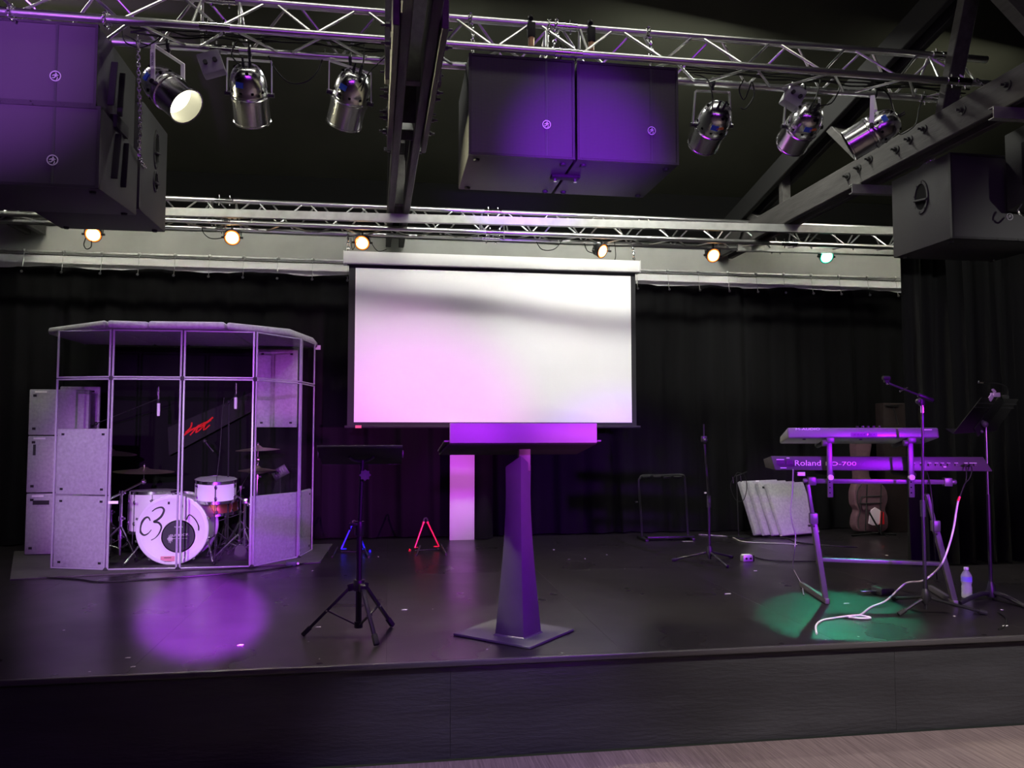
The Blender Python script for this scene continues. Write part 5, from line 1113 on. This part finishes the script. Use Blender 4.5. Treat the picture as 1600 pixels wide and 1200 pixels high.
MB().bar(pp_ + V(-.03, .02, .03), pp_ + V(-.13, .04, .026), .045, .006, (0, 0, 1)).build('foot_plate', m_chrome, sp2, bevel=.002)
m_pcable = mat('pale_violet_cable', (.62, .50, .66), .5)
pl1 = on(1510, 727, .004); 
cable('pale pink lit cable running from the stage piano down to a loop on the floor', [on(1497, 783, .105), on(1494, 800, .13), on(1490, 825, .17), on(1483, 852, .21), on(1472, 880, .26), PD(1458, 896, 5.15), PD(1440, 908, 5.08), PZ(1415, 925) + V(0, .0, .06), PZ(1385, 938, .03), PZ(1362, 948, .008), PZ(1345, 960, .007), PZ(1330, 965, .008), PZ(1322, 963, .010), PZ(1340, 966, .012), PZ(1360, 965.5, .009), PZ(1348, 962, .018), PZ(1330, 962, .018), PZ(1300, 966, .008), PZ(1283, 970, .007), PZ(1275, 978, .007), PZ(1276, 990, .007)], .0062, m_pcable, 8)
yc = thing('splitter_cable', 'thin two-plug splitter cable hanging from the back of the stage piano', 'cable', on(1503, 776, .1))
for x in (1509, 1517.5):
    MB().tube(smooth_path([on(x, 728, .02), on(x + 1, 736, .05), on(x - 3, 748, .07), on(1507, 757, .09), on(1500, 777, .1)] if x > 1510 else [on(x, 728, .02), on(x + 1, 738, .05), on(x + .5, 750, .07), on(1507, 758, .09), on(1499, 777, .1)]), .0035, 6).build('lead', m_cable, yc); MB().cyl(on(x, 727, .012), on(x, 727, .04), .008, 10).build('plug', m_chrome if x < 1510 else m_black, yc)
MB().cyl(on(1499.5, 776, .1), on(1497, 783, .105), .0075, 8).build('joint', m_redt, yc)
cable('violet lit cable hanging from the left end of the stage piano to the floor', [KP(1239, 733) - n * .006, on(1239, 745, .03), on(1238, 770, .03), on(1235, 797, .04), on(1238, 818, .04), on(1243, 838, .03), on(1241, 862, .01), PZ(1239, 885, .02), PZ(1243, 895, .007), PZ(1252, 912, .007), PZ(1256, 930, .007)], .0042, mat('violet_cable', (.22, .17, .25), .5))
cable('thin black cable hanging behind the boom microphone stand', [on(1447, 733, -.02), on(1453, 755, .05), on(1456, 780, .07), on(1458, 800, .08), on(1460, 850, .1), PZ(1464, 905, .01)], .004)
sb = PZ(1169, 878); sbx = thing('stage_box', 'small pink lit box with bright top on the floor behind the keyboards', 'box', sb)
MB().box(sb + V(0, .03, .028), (.09, .07, .05)).build('case', mat('silver_case', (.45, .42, .46), .35, .4), sbx, bevel=.004); MB().box(sb + V(0, .03, .057), (.075, .06, .008)).build('lid', m_white, sbx, bevel=.002)
for k in (-.02, .02): MB().cyl(sb + V(k, -.008, .03), sb + V(k, -.014, .03), .010, 10).build('socket', m_black, sbx)
MB().box(sb + V(.05, .03, .03), (.012, .07, .052)).build('end_plate', m_black, sbx)
cable('black cable lying from the small pink box to the stand leg', fl_([(1180, 872), (1200, 876), (1240, 878), (1275, 878)]), .005)
cable('pale cable lying across the floor behind the microphone stand', fl_([(1092, 836), (1125, 838), (1145, 841), (1160, 847), (1190, 849), (1220, 850), (1246, 852)]), .006, mat('pale_cable', (.40, .38, .38), .5))
cable('orange cable lying beside the cable stand', fl_([(1152, 826), (1156, 820), (1166, 820), (1176, 823), (1184, 819)], .01), .010, mat('orange_cable', (.85, .22, .06), .5))
cable('black cable on the floor in front of the leaning felt panels', fl_([(1156, 831), (1175, 836), (1200, 840), (1230, 842), (1245, 848), (1290, 853), (1340, 856)]), .006)
cable('dark cable lying on the floor right of the music stand', fl_([(1560, 958), (1572, 968), (1570, 980), (1560, 985)]), .004)

# ================================================================ gig bag, cases in the back right corner
m_bag = mat('gig_bag_fabric', (.16, .085, .11), .9, 0, .15, var=.12, vscale=20, bump=.2, bscale=150)
gb = thing('gig_bag', 'brownish guitar gig bag with pockets standing in the corner behind the keyboards', 'guitar bag', PZ(1362, 833))
Yg = 8.22
def gp_(pts): return smooth_path([PY(x, y, Yg) for x, y in pts], 4)
out = gp_([(1342, 831), (1337, 822), (1338, 808), (1341, 798), (1336, 788), (1335, 770), (1338, 758), (1341, 745), (1338, 716), (1337, 692), (1346, 688), (1360, 689), (1363, 695), (1360, 716), (1360, 745), (1374, 752), (1385, 764), (1388, 780), (1384, 796), (1388, 808), (1388, 824), (1382, 831)])
MB().prism(out, (0, .13, 0)).build('bag_body', m_bag, gb, bevel=.02, seg=2)
pk = gp_([(1346, 797), (1344, 784), (1350, 777), (1370, 776), (1376, 784), (1374, 797)]); MB().prism([p - V(0, .025, 0) for p in pk], (0, .03, 0)).build('pocket', m_bag, gb, bevel=.006)
m_pipe = mat('dark_piping', (.02, .015, .02), .7)
for pts in ([(1345, 793), (1345, 779), (1352, 776), (1378, 775)], [(1352, 830), (1354, 790), (1355, 757)], [(1375, 826), (1376, 790), (1377, 757)], [(1345, 787), (1378, 786)], [(1342, 826), (1341, 812), (1344, 798), (1340, 785), (1340, 768), (1346, 757)]):
    MB().tube(smooth_path([PY(x, y, Yg - .03) for x, y in pts], 4), .007, 6).build('piping', m_pipe, gb)
dp = [(1358, 818), (1360, 804), (1362, 797), (1368, 793), (1375, 797), (1380, 806), (1379, 814), (1372, 820), (1364, 821)]
pt_ = MB().prism([PY(x, y, Yg - .045) for x, y in dp], (0, .02, 0)).build('pale_patch', mat('pale_patch', (.75, .6, .72), .6), gb); MB().prism([PY(x, y, Yg - .05) for x, y in ((1376, 799), (1381, 800), (1382, 819), (1375, 820))], (0, .02, 0)).build('red_patch', m_redt, gb)
gs = thing('guitar_floor_stand', 'black folding stand holding the guitar gig bag', 'guitar stand', PZ(1372, 834))
for (p, q) in (((1358, 800), (1378, 836)), ((1378, 800), (1376, 832)), ((1372, 832), (1331, 837)), ((1376, 833), (1400, 835)), ((1378, 834), (1391, 842))): MB().cyl(PY(*p, Yg - .07), PY(*q, Yg - .09), .010, 8).build('tube', m_black, gs)
a = PY(1375, 630, 8.42); b = PY(1409, 630, 8.42)
fc = thing('flight_case', 'tall dark brown case standing in the corner behind the gig bag', 'case', ((a.x + b.x) / 2, 8.42, 0))
m_case = mat('dark_brown_case', (.030, .020, .020), .6, 0, .3, var=.2); MB().box(((a.x + b.x) / 2 + .03, 8.44, a.z / 2), (b.x - a.x + .06, .16, a.z)).build('shell', m_case, fc, bevel=.01)
MB().cyl(PY(1396, 637, 8.33), PY(1403, 664, 8.33), .007, 6).build('strap', m_strip, fc); MB().box(PY(1394, 634, 8.35), (.16, .012, .02)).build('latch_bar', m_black, fc)
for i, q in enumerate(((1399, 808), (1411, 822))):
    pass
# ================================================================ scraps of tape and paper on the stage
scr = mat('white_scrap', (.62, .6, .6), .7)
spots = [(497, 980, 8, 1.5), (632, 953, 9, 2), (676, 952, 2, 1), (865, 859, 3, 1), (889, 874, 4, 1), (948, 867, 2, 1.2), (976, 889, 2, 1), (914, 873, 2, 1), (1137, 928, 10, 1.5), (1322, 943, 9, 1.6), (1341, 997 - 2, 3, 1.5), (1491, 963, 3, 1.5), (1565, 953, 3, 1.2), (1570, 978, 9, 1.2), (200, 1028, 7, 1.5), (208, 1042, 6, 2), (376, 1008, 8, 2), (499, 1030, 2, 1.5), (482, 1003, 2, 1), (761, 1015, 3, 1.5), (591, 870, 2, 1), (140, 1050, 3, 1), (1180, 892, 6, 1), (1385, 870 - 2, 4, 1), (100, 985, 3, 1), (488, 892, 2, 1.5), (1290, 1000, 2, 1)]
for (x, y, w_, h_) in spots:
    p = PZ(x, y); dz = (p - EYE).length; a_ = random.uniform(-.5, .5); W_ = w_ * dz / F; H_ = h_ * dz / F * dz / 1.15 * .5
    o = MB().prism([p + V(-W_ / 2, -H_ * .4, .001), p + V(W_ * .4, -H_ / 2, .001), p + V(W_ / 2, H_ * .3, .001), p + V(-W_ * .2, H_ / 2, .001)], (0, 0, .0015)).build('paper_scrap', scr, smooth=0)
    tag(o, 'tiny white scrap lying on the black stage floor', 'scrap', 'white scraps on the stage floor')
tape = MB().box(PZ(1075, 846) , (.12, .015, .003)).build('tape_strip', scr); tag(tape, 'white tape strip on the floor below the frame rack', 'tape')
